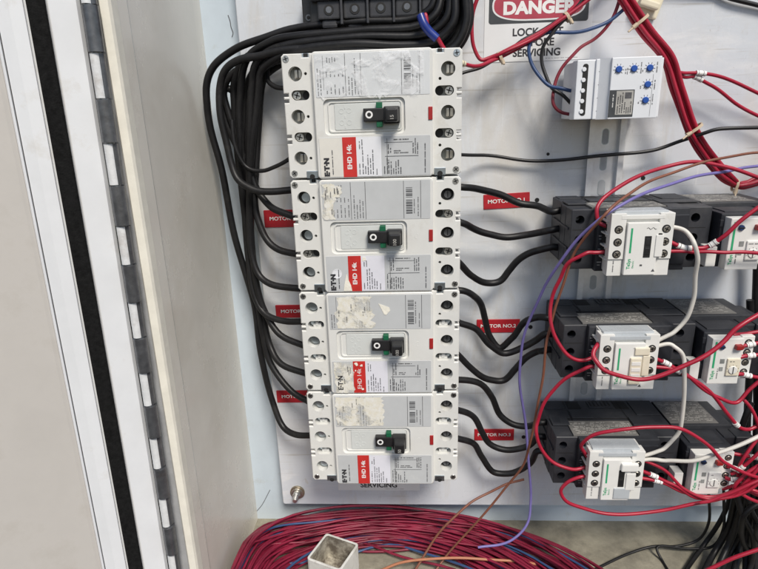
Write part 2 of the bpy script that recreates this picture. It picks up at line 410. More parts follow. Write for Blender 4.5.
b = MB(); ruled(b, [(-91.3, 167.5), (-91.3, 176), (-92.3, 178.5), (-97.5, 180), (-99.0, 178.5), (-99.4, 168), (-95, 167.5)], ZF-2, ZT, M['paint_cream'], 0, False, True)
part(b, 'door_lip')
b = MB(); b.box(-101, XR, ZF-6, ZF, -20, 190, M['floor'], 0); part(b, 'floor_pan')
# mounting panel
b = MB(); b.plate(rrect(-56, XR-20, -513, ZT-10, 3), [], -4, 0, M['panel'], .8)
b.box(-56, XR-20, -513, ZT-10, -6, -3.2, M['panel'], 0)
panel = part(b, 'mounting_panel')
for u, v, r in ((537, 200, 2.3), (530.5, 327, 2.3), (523.5, 437, 2.3), (548, 154, 1.6), (556, 199, 2.2), (643, 178, 2.2)):
    q = P(u, v, 0); b = MB(); b.cyl(q.x, q.z, r, -1, .5, M['hole'], 16, bev=.2); b.ring(q.x, q.z, r, r+.8, .1, M['panel'])
    part(b, 'screw_hole')
# bolt bottom left
q = P(297, 494, 4); b = MB(); b.cyl(q.x, q.z, 9.0, 0, 2.2, M['brass'], 28, bev=.5); b.cyl(q.x, q.z, 7.0, 2.2, 3.6, M['lug'], 24, bev=.5)
b.cyl(q.x-.5, q.z-.5, 4.9, 3.6, 8.5, M['screw'], 6, bev=.7); b.cyl(q.x-.5, q.z-.5, 3.0, 8.5, 17, M['screw'], 16, bev=.5)
for k in range(6): b.cyl(q.x-.5, q.z-.5, 3.25, 9.2+k*1.2, 9.8+k*1.2, M['screw'], 16, bev=.2)
part(b, 'panel_bolt')
# scuffs scratched on the back wall
b = MB()
for pts in ([(228, 15), (230, 21), (231, 27), (233, 33), (232, 37)], [(270, 490), (262, 505), (257, 511)]):
    b = MB(); b.tube(smooth([P(u, v, -19.9) for u, v in pts], 4), .4, M['ink_grey'], 5)
    part(b, 'scratch_mark')

# ---- door, hung on a piano hinge, swung about 150 degrees open
LEAN = 0.015
DO = Vector((-112.0, -187.0, 0)); DA = R(30)
def dpt(s, n, z):   # s = distance from the hinge across the door, n = proud of the door skin towards the viewer
    tx, ty = -math.cos(DA), -math.sin(DA); nx, ny = math.sin(DA), -math.cos(DA)
    return (DO.x+tx*s+nx*n+LEAN*(z+165), DO.y+ty*s+ny*n, z)
def dprof(mb, prof, m, z0=ZF+6, z1=ZT-5, cl=True):
    n = len(prof); vs = []; segs = 12
    for j in range(segs+1):
        z = z0+(z1-z0)*j/segs
        for s_, n_ in prof: vs.append(dpt(s_, n_, z))
    fs = []
    for j in range(segs):
        for k in range(n if cl else n-1): fs.append((j*n+k, (j+1)*n+k, (j+1)*n+(k+1) % n, j*n+(k+1) % n))
    if cl: fs += [tuple(reversed(range(n))), tuple(range(segs*n, segs*n+n))]
    mb.add(vs, fs, m)
b = MB(); dprof(b, [(-1, -14), (520, -14), (520, -11), (-1, -11)], M['paint_door_shaded'])
dprof(b, [(46.5, -11), (46.5, -7), (49, -3.8), (52, -3), (520, -3), (520, -11)], M['paint_door_shaded'])
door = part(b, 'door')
b = MB(); dprof(b, [(-2.2, -11), (-2.2, -2.4), (.2, 0.4), (16.4, 1.0), (16.4, -1.4), (30.6, -1.4), (30.6, 1.2), (38.5, 0.6), (46.0, -3.4), (46.4, -11)], M['paint_white'])
o = b.build('door_channel', door)
b = MB(); dprof(b, [(17.9, -1.3), (17.8, 2.0), (19.0, 3.0), (23, 2.6), (27.4, 3.0), (28.8, 2.0), (28.7, -1.3)], M['gasket'])
o = b.build('gasket', door)
b = MB(); dprof(b, [(46.6, -4.0), (47.0, -2.6), (47.9, -2.4), (48.6, -3.4), (48.6, -5.0)], M['paint_white']); b.build('fold_highlight', door)  # white bead along the fold, painted in for the highlight at the bend
# hinge
hin = MB(); vs = []
def hz(z): return -103.9+LEAN*(z+165)
ruled(hin, [(-114, 176), (-98.9, 176.0), (-98.9, 174.5), (-114, 174.5)], ZF+6, ZT-5, M['leaf'], 0, False, True)
hinge = part(hin, 'hinge')
z = 23.6+29.3*3; k = 1
while z > ZF+8:
    z1 = max(z-29.3, ZF+6)
    b = MB(); dark = k % 2 == 0
    r = 5.2 if dark else 3.5; off = 0.2 if dark else -.9
    vs = [(hz(q_)+off, -(186.5 if dark else 187.0), q_) for q_ in (z-.5, (z+z1)/2, z1+.5)]
    b.tube(vs, r, M['hinge_dark'] if dark else M['hinge_white'], 20)
    if not dark:   # gap beside the slimmer knuckle, showing the barrel of the fixed leaf behind
        b.tube([(p[0]+.8, p[1]+2.4, p[2]) for p in vs], 4.3, M['hinge_dark'], 14)
    b.build('knuckle', hinge)
    z = z1; k += 1
b = MB(); b.tube([(hz(q_), -186.5, q_) for q_ in (ZT-5, ZF+6)], 3.0, M['galv'], 12); b.build('hinge_pin', hinge)

# ------------------------------------------------------------------ signs and labels stuck on the panel
def danger_sign(x0, z0, label, Wd=100.0, H=68.0):
    t = thing('danger_sign', (x0+Wd/2, -.3, z0), label, 'sign', 'danger signs on the mounting panel')
    b = MB(); b.plate(rrect(x0, x0+Wd, z0, z0+H, 1), [], .05, .5, M['sign_white'], .2)
    bz0, bz1 = z0+33.6, z0+H-3
    b.plate(rrect(x0+4, x0+Wd-4, bz0, bz1, 2.5), [], .5, .62, M['sign_black'], .05)
    cz = (bz0+bz1)/2; hh = (bz1-bz0)/2
    def stad(dx, dz): return [(x0+Wd/2+math.copysign(abs(math.cos(a))**.62, math.cos(a))*(Wd/2-dx), cz+math.copysign(abs(math.sin(a))**.8, math.sin(a))*(hh-dz)) for a in [2*math.pi*k/48 for k in range(48)]]
    b.plate(stad(7, 2.0), [], .62, .70, M['sign_white'], 0)
    b.plate(stad(8.6, 3.4), [], .70, .78, M['sign_red'], 0)
    b.text('DANGER', x0+Wd/2, cz-3.0, 14.6, .9, M['ink_white'], sx=1.12, bold=.05)
    b.text('LOCK-OUT', x0+Wd/2, z0+25.6, 9.2, .62, M['ink'], bold=.03)
    b.text('BEFORE', x0+Wd/2, z0+16.4, 9.2, .62, M['ink'], bold=.03)
    b.text('SERVICING', x0+Wd/2, z0+7.4, 9.2, .62, M['ink'], bold=.03)
    b.fine(x0+58, x0+95, z0+1.2, z0+3.2, .62, M['ink_grey'], 2.0, True, 1, .5)
    o = b.build('sign_face'); o.parent = t; o.location = -t.location
a = P(483.4, 61.6, 0)
danger_sign(a.x, a.z-1.2, 'white DANGER lock-out sign with red oval, high on the panel behind crossing red wires')
a = P(345, 490.5, 0)
danger_sign(a.x-8, a.z+.6, 'DANGER lock-out sign hidden behind the breakers, only its SERVICING line peeking out below')
def motor_label(u0, v0, w_, h_, txt, label, rot=0, wear=0):
    a = P(u0, v0, 0); b = MB()
    T = Matrix.Translation((a.x, 0, a.z)) @ Matrix.Rotation(rot, 4, 'Y'); b.T = T
    b.plate(rrect(0, w_, -h_, 0, .8), [], .05, .9, M['motor_red'], .25)
    b.text(txt, w_/2, -h_/2, 5.4, 1.0, M['ink_white'], sx=1.15, bold=.02)
    c = a+Vector((w_/2, 0, -h_/2)); o = b.build('motor_label', None, (c.x, 0, c.z))
    tag(o, label, 'label', 'red motor labels')
motor_label(483.3, 194.8, 47, 15.2, 'MOTOR NO.1', 'red MOTOR label between the second breaker and top contactor, crossed by a black cable', -.04)
motor_label(476.7, 319.4, 47, 15.6, 'MOTOR NO.2', 'red label reading MOTOR NO.2 right of the third breaker')
motor_label(474.4, 428.8, 46, 15.2, 'MOTOR NO.3', 'red label reading MOTOR NO.3 right of the lowest breaker')
motor_label(263.5, 210.2, 50, 18.5, 'MOTOR NO.1', 'red label half hidden by cables left of the second breaker')
motor_label(275.3, 305.0, 50, 15.0, 'MOTOR NO.2', 'red label just left of the third breaker, under its first black cable')
motor_label(276.3, 390.4, 50, 15.6, 'MOTOR NO.3', 'red label left of the lowest breaker where a cable crosses its corner')

# ------------------------------------------------------------------ DIN rail
b = MB()
x0 = 283.0; xc = x0+17.5; zt, zb = -15.0, -425.0
ruled(b, [(x0, 7.5), (x0, 6.5), (x0+4.5, 6.5), (x0+4.5, .3), (x0+30.5, .3), (x0+30.5, 6.5), (x0+35, 6.5), (x0+35, 7.5), (x0+29.5, 7.5), (x0+29.5, 1.5), (x0+5.5, 1.5), (x0+5.5, 7.5)], zb, zt, M['alu'], 0, False, True)
for k in range(17):
    zz_ = zt-14-k*25.0
    b.plate(rrect(xc-3.1, xc+3.1, zz_-7.5, zz_+7.5, 3.0), [], 1.5, 1.62, M['slot_grey'], 0)
    b.plate(rrect(xc-3.6, xc+3.6, zz_-8.0, zz_+8.0, 3.4), [], 1.5, 1.56, M['clip'], 0)
o = b.build('din_rail', None, (xc, 0, -200)); tag(o, 'slotted bright steel mounting rail running down behind the timer and contactors', 'rail')

# ------------------------------------------------------------------ breakers
BW, BH, PITCHB = 152.4, 103.6, 105.5
def breaker(i, label):
    zt = -PITCHB*i
    root = thing('circuit_breaker', (BW/2, 0, zt-BH), label, 'circuit breaker', 'circuit breakers stacked in a column')
    off = -root.location
    def put(mb, name, par=root):
        o = mb.build(name); o.parent = par
        if par is root: o.location = off
        return o
    T = Matrix.Translation((0, 0, zt))
    # case with real holes
    r = 2.2
    out = [(r, -BH), (BW-r, -BH), (BW, -BH+r)]
    for zc in (-72.5, -67.5, -38.0, -33.0): out += [(BW, zc-1.3), (BW-4.2, zc-1.3), (BW-4.2, zc+1.3), (BW, zc+1.3)]
    out += [(BW, -r), (BW-r, 0), (BW-15.5, 0), (BW-15.5, -3.2), (BW-21.5, -3.2), (BW-21.5, 0), (23.5, 0), (23.5, -3.2), (17.5, -3.2), (17.5, 0), (r, 0), (0, -r)]
    for zc in (-33.0, -38.0, -67.5, -72.5): out += [(0, zc+1.3), (4.2, zc+1.3), (4.2, zc-1.3), (0, zc-1.3)]
    out += [(0, -BH+r)]
    # notches at the bottom
    holes = []; HZ = (-16.0, -51.0, -86.3)
    for x in (11.2, 140.6):
        for z_ in HZ: holes.append(circ(x, z_, 6.0))
    b = MB(); b.T = T
    slots = []
    for x0_, x1_ in ((6.6, 22.4), (129.6, 145.6)):
        for z_ in (-33.3, -68.2): slots.append(rrect(x0_, x1_, z_-4.1, z_+4.1, 4.0, 6))
    dots = [circ(20.0, z_, 1.3, 12) for z_ in HZ]+[circ(133.8, z_, 1.3, 12) for z_ in (-23.6, -78.2)]
    b.plate(out, holes+slots+dots, 2, 78, M['case'], .7, 9, M['case'], M['socket'])
    b.add([(x, -2, z_) for x, z_ in out], [tuple(reversed(range(len(out))))], M['case'])
    case = put(b, 'case')
    # what is seen down in the holes
    for x in (11.2, 140.6):
        for z_ in HZ:
            bb = MB(); bb.T = T
            if i == 0:
                bb.box(x-1.5, x+5.2, z_-3.6, z_+3.6, 69, 74.0, M['lug'], .8)
                bb.box(x+1.2, x+2.2, z_-3.4, z_+3.4, 73.6, 74.1, M['hole'], 0)
            elif x > 100:
                bb.cyl(x, z_, 5.9, 69, 69.4, M['hole'], 24, bev=0); bb.cyl(x+.6, z_-.5, 3.4, 69, 71.5, M['hinge_dark'], 18)
                bb.box(x+.2, x+1.0, z_-3.2, z_+2.4, 71.3, 71.6, M['hole'], 0)
            else:
                bb.cyl(x-2.2, z_-.3, 5.4, 69, 70.0, M['socket'] if i > 1 else M['hole'], 18)
                bb.cyl(x+1.2, z_, 4.2, 69.5, 72.5, M['clip'], 18); 
            bb2 = bb; o = bb2.build('terminal_lug'); o.parent = root; o.location = off
    for sx in (0, 1):
        for z_ in (-33.3, -68.2):
            bb = MB(); bb.T = T
            xs, xh = (11.0, 18.8) if sx == 0 else (141.6, 133.4)
            if i < 2 or sx == 0 and i == 1:
                bb.cyl(xh, z_, 3.7, 69.2, 69.9, M['hole'], 20, bev=0)
                bb.cyl(xs, z_, 3.6, 69.0, 75.5, M['screw'], 20, bev=.5)
                for q_ in (.3, .3+math.pi/2):
                    bb.box(-2.5, 2.5, -.5, .5, 75.2, 75.6, M['hole'], 0, Matrix.Translation((xs, 0, z_)) @ Matrix.Rotation(q_, 4, 'Y'))
            else:
                lo, hi = min(xs, xh), max(xs, xh)
                bb.box(lo, hi, z_-3.9, z_-.2, 69, 73.5, M['case'], .4); bb.box(lo+2.6, hi-2.6, z_-2, z_+1.6, 69, 74.5, M['case'], .4)
                bb.cyl(lo, z_+.3, 2.4, 69, 69.6, M['hole'], 16, bev=0); bb.cyl(hi, z_+.3, 2.4, 69, 69.6, M['hole'], 16, bev=0)
                bb.cyl(xs, z_, 2.9, 69, 71, M['clip'], 16)
            o = bb.build('slot_screw'); o.parent = root; o.location = off
    for x, z_ in ((4.0, -4.0), (147.6, -4.0), (4.6, -BH+4.4), (147.8, -BH+4.4)):
        bb = screw_mb(0, 0, 2.9, 78.7, 'clip' if (i == 0 and x > 100 and z_ > -10) else 'screw')
        for q_ in range(len(bb.v)): bb.v[q_] = bb.v[q_]+Vector((x, 0, z_+zt))
        put(bb, 'corner_screw')
    for x in (20.5, 133.8):
        bb = MB(); bb.T = T; bb.box(x-3.6, x+3.6, -5.6, .4, 66, 74.5, M['clip'], .5); bb.box(x-2.0, x+2.0, -2.6, .2, 74, 74.8, M['hole'], .3)
        put(bb, 'mounting_clip')
        bb = MB(); bb.T = T; bb.box(x-5.0, x+5.0, -BH-.4, -BH+6.2, 76.5, 79.0, M['clip'], .4); bb.cyl(x, -BH+1.2, 2.3, 77, 79.4, M['hole'], 16, bev=.2)
        put(bb, 'mounting_clip')
    # raised centre cover with the handle recess
    b = MB(); b.T = T
    rec = rrect(34.5, 104.0, -67.2, -37.4, 4.5)
    b.plate(rrect(26.5, 127.5, -BH-.6, .5, 3.4), [rec], 74, 84, M['cover'], .9, 2.4, M['cover'], M['cover'])
    # raised rim and inner step of the recess
    b.plate(rrect(38.0, 101.5, -65.0, -39.6, 3.0), [rrect(39.0, 100.5, -64.0, -40.6, 2.4)], 81.4, 82.6, M['cover'], .25, 1.1)
    put(b, 'cover')
    b = MB(); b.T = T; b.plate(rrect(43.5, 100.0, -63.2, -41.4, 1.2), [], 81.4, 82.3, M['slider'], .35)
    for (cx, cz) in ((49.5, -47.5), (56, -47.2), (49.5, -57), (56, -57)):     # moulded I/O symbols
        b.plate(circ(cx, cz, 2.2, 16), [circ(cx, cz, 1.7, 16)], 82.2, 82.45, M['slider'], 0, .2)
    for q_ in (-44.5, -52.3, -60.5): b.box(52.0, 53.0, q_-1.2, q_+1.2, 82.2, 82.5, M['slider'], .1)
    put(b, 'slider')
    # labels
    b = MB(); b.T = T; lh = 84.35
    b.plate(rrect(28.8, 125.0, -36.0, -1.4, 1.0), [], 83.9, 84.25, M['label_grey' if i else 'label_pale'], .15)
    for xl in (54.5, 67.5, 101.5, 116.5): b.quad(xl-.22, xl+.22, -35.2, -2, lh, M['ink_grey'])
    b.quad(35.8, 36.1, -30, -3, lh, M['ink_grey'])
    b.fine(30.0, 35.4, -35, -8, lh, M['ink_grey'], 2.3)
    b.fine(37, 53, -34, -22, lh, M['ink_grey'], 3.4, fill=.5); b.fine(37, 53, -20, -15, lh, M['ink_grey'], 3.4, fill=.5)
    b.fine(38.5, 48, -9, -4, lh, M['ink_grey'], 2.2)
    b.fine(56, 66.5, -35, -5, lh, M['ink_grey'], 2.6)
    b.fine(113, 116, -34, -16, lh, M['ink_grey'], 2.5, fill=1)
    z_ = -31.0
    while z_ < -7:
        t_ = random.choice((.35, .35, .6, .9)); b.quad(103.5, 109.2, z_, z_+t_, lh, M['ink']); z_ += t_+random.choice((.45, .5, .9))
        if -19 < z_ < -17: z_ = -16.5
    b.fine(109.8, 112, -31, -8, lh, M['ink_grey'], 2.0, fill=.6)
    rl = put(b, 'rating_label')
    b = MB(); b.T = T
    white = 'label_cream' if i == 0 else 'label_grey'
    zt_, zb_ = -69.0, -103.0
    b.plate(rrect(28.8, 125.2, zb_, zt_, 1.0), [], 83.9, 84.22, M['label_grey'], .15)
    if i == 0: b.quad(29.2, 49.2, zb_+.4, zt_-.4, 84.28, M['label_cream'])
    b.quad(49.2, 61.2, zb_-.0, zt_, 84.42, M['label_red'])
    b.quad(61.2, 82.8, zb_+.3, zt_-.3, 84.40, M['label_white'] if i == 0 else M['label_lilac'])
    lh = 84.55
    b.text('E·T·N', 35.0, -94.0, 5.9, lh, M['ink'], R(90), bold=.07, sx=1.12)
    b.fine(39, 41.6, -101, -79, lh, M['ink_grey'], 2.2, fill=1)
    if i in (0, 1, 3): b.text('EHD 14k', 55.2, -86.0, 5.5, lh, M['ink_white'], R(90), bold=.03, sx=1.02)
    else: b.text('EHD 14k', 55.2, -88.0, 5.9, lh, M['ink_white'], R(90), bold=.0, sx=1.0)
    b.fine(62.5, 65.5, -101.5, -88, lh, M['ink_grey'], 2.4); b.fine(65.5, 75.5, -101.5, -80, lh, M['ink'], 2.2, fill=.9)
    b.fine(63, 67.5, -80, -71, lh, M['ink_grey'], 2.2); b.fine(77.5, 80.5, -102, -95, lh, M['ink_grey'], 2.2, fill=1)
    b.fine(84.2, 88, -101.5, -86.5, lh, M['ink_grey'], 2.4, fill=1); b.fine(88, 100, -101.5, -88, lh, M['ink_grey'], 2.1)
    b.fine(88, 92, -84, -71, lh, M['ink_grey'], 2.0, fill=1); b.fine(93, 107, -73, -70.6, lh, M['ink'], 2.0, True, 1); b.fine(93, 107, -84, -80.5, lh, M['ink_grey'], 1.7, True, .6)
    b.quad(86, 115, -86.1, -85.75, lh, M['ink_grey']); b.quad(87.8, 88.1, -101, -71, lh, M['ink_grey']); b.quad(86, 110, -74.4, -74.1, lh, M['ink_grey'])
    b.fine(109.5, 115.5, -84.5, -71, lh, M['ink_grey'], 1.9); b.fine(119.5, 122.2, -101, -72, lh, M['ink_grey'], 2.4, fill=1)
    tl = put(b, 'type_label')
    # torn paper left on the labels
    def torn(x0_, x1_, z0_, z1_, n, h, name='torn_paper', rag=2.0, holesz=()):
        b = MB(); b.T = T; pts = []
        for (ax, az, bx, bz, rg) in ((x0_, z0_, x1_, z0_, .4), (x1_, z0_, x1_, z1_, rag), (x1_, z1_, x0_, z1_, .5), (x0_, z1_, x0_, z0_, rag*.7)):
            for k in range(n):
                t = k/n; g = random.uniform(-rg, rg)
                pts.append((ax+(bx-ax)*t+(g if ax == bx else random.uniform(-.5, .5)), az+(bz-az)*t+(g if az == bz else 0)))
        b.plate(pts, [], h-.1, h, M['residue'], 0)
        for _ in range(5):       # print still left on the scraps
            x = random.uniform(x0_+2, x1_-2); z_ = random.uniform(z0_+3, z1_-8); b.fine(x-1, x+1, z_, z_+7, h+.06, M['ink_grey'], 1.8)
        return put(b, name)
    def scrap(cx, cz, pts, h):
        b = MB(); b.T = T; b.plate([(cx+x, cz+z_) for x, z_ in pts], [], h-.25, h, M['torn'], 0); put(b, 'torn_paper')
    def rag_hole(cx, cz, r_): return [(cx+r_*random.uniform(.5, 1.3)*math.cos(a), cz+r_*random.uniform(.5, 1.3)*math.sin(a)) for a in [2*math.pi*k/9 for k in range(9)]]
    if i == 0:
        b = MB(); nx, nz_ = 34, 14; vs = []; fs = []
        for jz in range(nz_+1):
            for jx in range(nx+1):
                vs.append((30+jx*(90.0/nx), -(84.9+random.random()*(.15+.5*jz/nz_)*(1 if 0 < jx < nx and 0 < jz < nz_ else 0)), zt-34.5+jz*(33.5/nz_)-(random.random()*5 if jz == 0 else 0)))
        for jz in range(nz_):
            for jx in range(nx): a_ = jz*(nx+1)+jx; fs.append((a_, a_+1, a_+nx+2, a_+nx+1))
        b.add(vs, fs, M['film']); put(b, 'clear_film')
    if i == 1:
        torn(29.5, 40, -35, -3, 9, 84.6, rag=2.6, holesz=[rag_hole(35, -22, 2.2)]); torn(38, 46, -15, -5, 5, 84.62, rag=1.2)
        scrap(47, -98, [(-3, -4.6), (5, -4.6), (4, 1), (2, 6), (.5, 12), (-.5, 8), (-2, 2)], 84.7); scrap(64.0, -72, [(-1.5, -2), (2, -1.5), (1.5, 1.5), (-1, 2)], 84.7)
        b = MB(); b.T = T
        b.plate(circ(38.5, -86, 4.6, 20), [circ(38.5, -86, 4.0, 20)], 84.3, 84.5, M['label_white'], 0, .2); put(b, 'pen_ring')
    if i == 2:
        torn(36, 70, -34.8, -3, 12, 84.62, rag=3.0, holesz=[rag_hole(44, -10, 2.5), rag_hole(58, -28, 1.8), rag_hole(52, -15, 1.3)])
        scrap(82, -15, [(-6, 5), (4, 1), (5, -2), (1, -6.5), (-1, -6), (-3, -1)], 84.6)
        torn(31, 49, -103, -70, 9, 84.62, rag=1.8, holesz=[rag_hole(34, -78, 3.0)])
        for (cx, cz, s_) in ((52.5, -71.5, 2.3), (57.4, -73.5, 1.6), (51.5, -79, 1.0), (58, -99, 1.5)):
            scrap(cx, cz, [(s_*random.uniform(.5, 1.1)*math.cos(a), s_*random.uniform(.5, 1.1)*math.sin(a)) for a in [2*math.pi*k/8 for k in range(8)]], 84.8)
        b = MB(); b.T = T; b.text('E·T·N', 36.5, -92.0, 6.6, 84.8, M['ink'], R(90), bold=.03, sx=1.0)
        put(b, 'maker_mark')
    if i == 3:
        torn(30, 77, -34.8, -2.5, 16, 84.62, rag=2.0, holesz=[rag_hole(40, -8, 2.6), rag_hole(52, -25, 3.2), rag_hole(63, -12, 2.2), rag_hole(46, -17, 1.8), rag_hole(70, -27, 2.0)])
    # handle
    b = MB(); b.T = T
    b.box(68.6, 90, -56.6, -45.8, 82, 88.5, M['black'], .8)
    b.ring(73.6, -51.0, 1.7, 3.1, 88.62, M['ink_white'])
    # tapering grip
    b.box(86, 99.6, -58.8, -44.6, 82, 90, M['black'], 1.2); b.box(87.2, 98.8, -57.8, -45.4, 89, 100.5, M['black'], 1.6, taper=.8)
    b.text(('15', '100', '100', '50')[i], 93.2, -53.6, 4.2, 100.62, M['data_ink'], R(90) if i != 3 else R(90), bold=.01)
    put(b, 'handle')
    for z_ in (-43.6, -59.0):
        b = MB(); b.T = T; b.box(79.6, 84.8, z_-2.4, z_+2.4, 82, 87.5, M['green'], .5); put(b, 'trip_flag')
    b = MB(); b.T = T; b.box(123.6, 127.2, -56.6, -46.0, 82, 84.9, M['button'], .4); put(b, 'trip_button')
    b = MB(); b.T = T
    b.plate(rrect(111.0, 114.0, -54, -49, 1.4), [rrect(111.5, 113.5, -53.5, -49.5, .9)], 83.9, 84.15, M['cover'], 0, .1); put(b, 'moulded_mark')
    return root
breaker(0, 'top breaker under wrinkled clear film, its handle numbered 15')
breaker(1, 'second breaker from the top, ragged paper scraps left on its upper label')
breaker(2, 'third breaker from the top, torn cream paper and one stray scrap on its label')
breaker(3, 'lowest breaker, above the SERVICING line, with tattered cream film over half its upper label')

# ------------------------------------------------------------------ contactors and overload relays
def mk_put(root):
    off = -root.location
    def put(mb, name, par=None):
        o = mb.build(name); o.parent = par or root
        if par is None: o.location = off
        return o
    return put
def contactor(i, x0, zt, label):
    Wd, H = 122.0, 57.0
    root = thing('contactor', (x0+Wd/2, -8, zt-H), label, 'contactor', 'contactors on the mounting rail')
    put = mk_put(root); T = Matrix.Translation((x0, 0, zt))
    b = MB(); b.T = T
    b.box(1, 121, -H, 0, 8, 46, M['charcoal'], 1.2)
    b.box(0, 122, -H+1, -1, 44, 62, M['charcoal'], 1.0)
    b.box(22, 100, -H+.4, -.4, 46, 86, M['charcoal'], 1.0)
    # ribs and recesses along the upper and lower sides
    for z0_, z1_ in ((-.4, .9), (-H-.9, -H+.4)):
        b.box(3, 24, z0_, z1_, 10, 26, M['charcoal'], .4); b.box(50, 76, z0_, z1_, 10, 24, M['charcoal'], .4)
        b.box(95, 120, z0_, z1_, 10, 40, M['charcoal'], .4); b.box(26, 48, z0_, z1_, 30, 46, M['charcoal'], .4)
        b.box(2, 20, z0_, z1_, 40, 60, M['charcoal'], .5); b.box(84, 120, z0_, z1_, 44, 60, M['charcoal'], .5)
    for xa in (27, 78): b.box(xa, xa+14, -1, .25, 11, 27, M['hole'], .1)
    for k in range(6): b.box(52+k*4, 53.6+k*4, -1, 1.0, 12, 22, M['hole'], 0)
    for xa in (8, 112): b.box(xa-4, xa+4, -.8, 1.0, 45, 56, M['charcoal_dark'], .3)
    b.box(1, 121, -.6, .25, 46.4, 47.0, M['hole'], 0); b.box(24.5, 25.1, -.6, .25, 10, 78, M['hole'], 0); b.box(83, 83.6, -.6, .25, 10, 78, M['hole'], 0)
    b.box(-.2, .6, -H+2, -2, 46.2, 46.9, M['hole'], 0)
    # terminal barrels on the left flank: grooves between the poles
    for z_ in (-19.5, -37.5): b.box(-.9, 20, z_-1.0, z_+1.0, 20, 74, M['charcoal'], .3)
    body = put(b, 'body')
    for side, (xa, xb, xh) in enumerate(((0.4, 22.5, 8.0), (99.5, 121.8, 108.0))):
        b = MB(); b.T = T
        hs = [circ(xh+(0 if side == 0 else 0), z_, 4.0, 20) for z_ in (-10.5, -28.5, -46.5)]
        b.plate(rrect(xa, xb, -H+1.2, -1.2, 1.0), hs, 58, 80, M['charcoal'], .6, 14, M['charcoal_dark'], M['hole'])
        b.box(xb-.6 if side == 0 else xa-.4, xb+.6 if side == 0 else xa+.6, -H+3, -3, 76, 80.6, M['charcoal_dark'], .2)
        for z_ in (-10.5, -28.5, -46.5): b.cyl(xh, z_, 2.7, 66, 69.5, M['hinge_dark'], 16); b.box(xh-2.2, xh+2.2, z_-.4, z_+.4, 69.3, 69.7, M['hole'], 0)
        for z_ in (-19.5, -37.5): b.box(xa+1.5, xb-4, z_-.35, z_+.35, 79.6, 80.15, M['hole'], 0)
        put(b, 'terminal_block')
    b = MB(); b.T = T      # ledge with small markings beside the coil module
    for z_ in (-12, -24, -36, -48): b.quad(23.5, 27.5, z_-.4, z_+.4, 86.15, M['data_ink']); b.quad(24, 26.4, z_-3, z_-2.4, 86.15, M['data_ink'])
    put(b, 'pole_markings')
    b = MB(); b.T = T; b.box(78, 99, -H+6, -6, 80, 88, M['charcoal_dark'], .8); put(b, 'side_ledge')
    b = MB(); b.T = T @ Matrix.Translation((0, 0, 0))
    # data plate lies on the upper flank (faces up)
    TT = Matrix.Translation((19, 0, 0)) @ Matrix.Rotation(R(90), 4, 'X')
    b.box(18, 82, -1, .5, 52, 79, M['data_grey'], .15)
    for k in range(9):
        ha = 55+k*2.5
        x = 20+random.random()*3
        while x < 80:
            l = random.uniform(1, 5)
            if random.random() > .35: b.box(x, min(x+l, 80.5), .45, .6, ha, ha+.8, M['data_ink'], 0)
            x += l+1.0
    put(b, 'data_plate')
    # ivory coil module
    x1 = 26.0; cx0, cx1, cz0, cz1 = 26.3, 78.2, -55.6, -1.0
    b = MB(); b.T = T
    b.box(cx0+2, cx1-2, cz0+1, cz1+.8, 84, 97, M['ivory'], .7)
    b.box(cx0-.2, cx0+12.5, cz0+15, cz1, 94, 106, M['ivory'], .5); b.box(cx1-12.0, cx1+.2, cz0+15, cz1, 94, 106, M['ivory'], .5)
    b.box(cx0, cx0+12, cz0, cz0+15.5, 94, 104.8, M['ivory'], .5); b.box(cx1-12, cx1, cz0, cz0+15.5, 94, 104.8, M['ivory'], .5)
    b.box(cx0+12, cx1-12, cz0+2, cz1-4, 94, 103.5, M['ivory'], .5)
    for z_ in (-9, -20, -31, -42): b.box(cx0-1.2, cx0+2, z_-.7, z_+.7, 84, 100, M['ivory'], .3)
    for z_ in (-14.5, -25.5, -36.5): b.box(cx0-.4, cx0+2.2, z_-3.0, z_+3.0, 86, 97.5, M['hole'], .3)
    mod = put(b, 'coil_module')
    def sub(mb, name):
        o = mb.build(name); o.parent = mod; return o
    b = MB(); b.T = T; b.box(cx0+3, cx1-4, -4.0, .8, 86, 103.0, M['smoke'], .8); b.box(cx0+8, cx1-8, -6.0, -2.4, 103, 106.2, M['smoke'] if i else M['ivory'], .5)
    sub(b, 'clear_top_clip')
    b = MB(); b.T = T @ Matrix.Translation((0, 0, 0))
    b.box(cx0+13, cx1-12.6, cz0+1.5, cz1-7.5, 102, 108.4, M['ivory2'], .7)
    b.quad(cx0+16.0, cx0+17.6, cz0+21, cz1-12, 108.55, M['greenstripe'])
    b.text('TeSys', cx0+16.6, cz0+11.5, 3.9, 108.6, M['greenstripe'], R(90), bold=.02)
    b.text('Electric', cx0+20.2, cz0+11.0, 2.2, 108.6, M['greenstripe'], R(90))
    b.fine(cx0+4, cx0+6, cz0+3, cz0+14, 105.0, M['ink_grey'], 2.0)
    b.tube([Vector((cx1-23+k*1.0, -108.5, cz1-12.5+math.sin(k*1.5)*.9)) for k in range(9)], .22, M['ink_grey'], 5)
    b.add([(cx1-16, -108.6, cz0+4.5), (cx1-12.9, -108.6, cz0+4.5), (cx1-14.4, -108.6, cz0+7)], [(0, 1, 2)], M['ink_grey'])
    b.quad(cx0+26, cx0+28, cz0+9.5, cz0+11, 108.6, M['ink_grey'])
    sub(b, 'face_plate')
    b = MB(); b.T = T
    wx = cx0+28.0
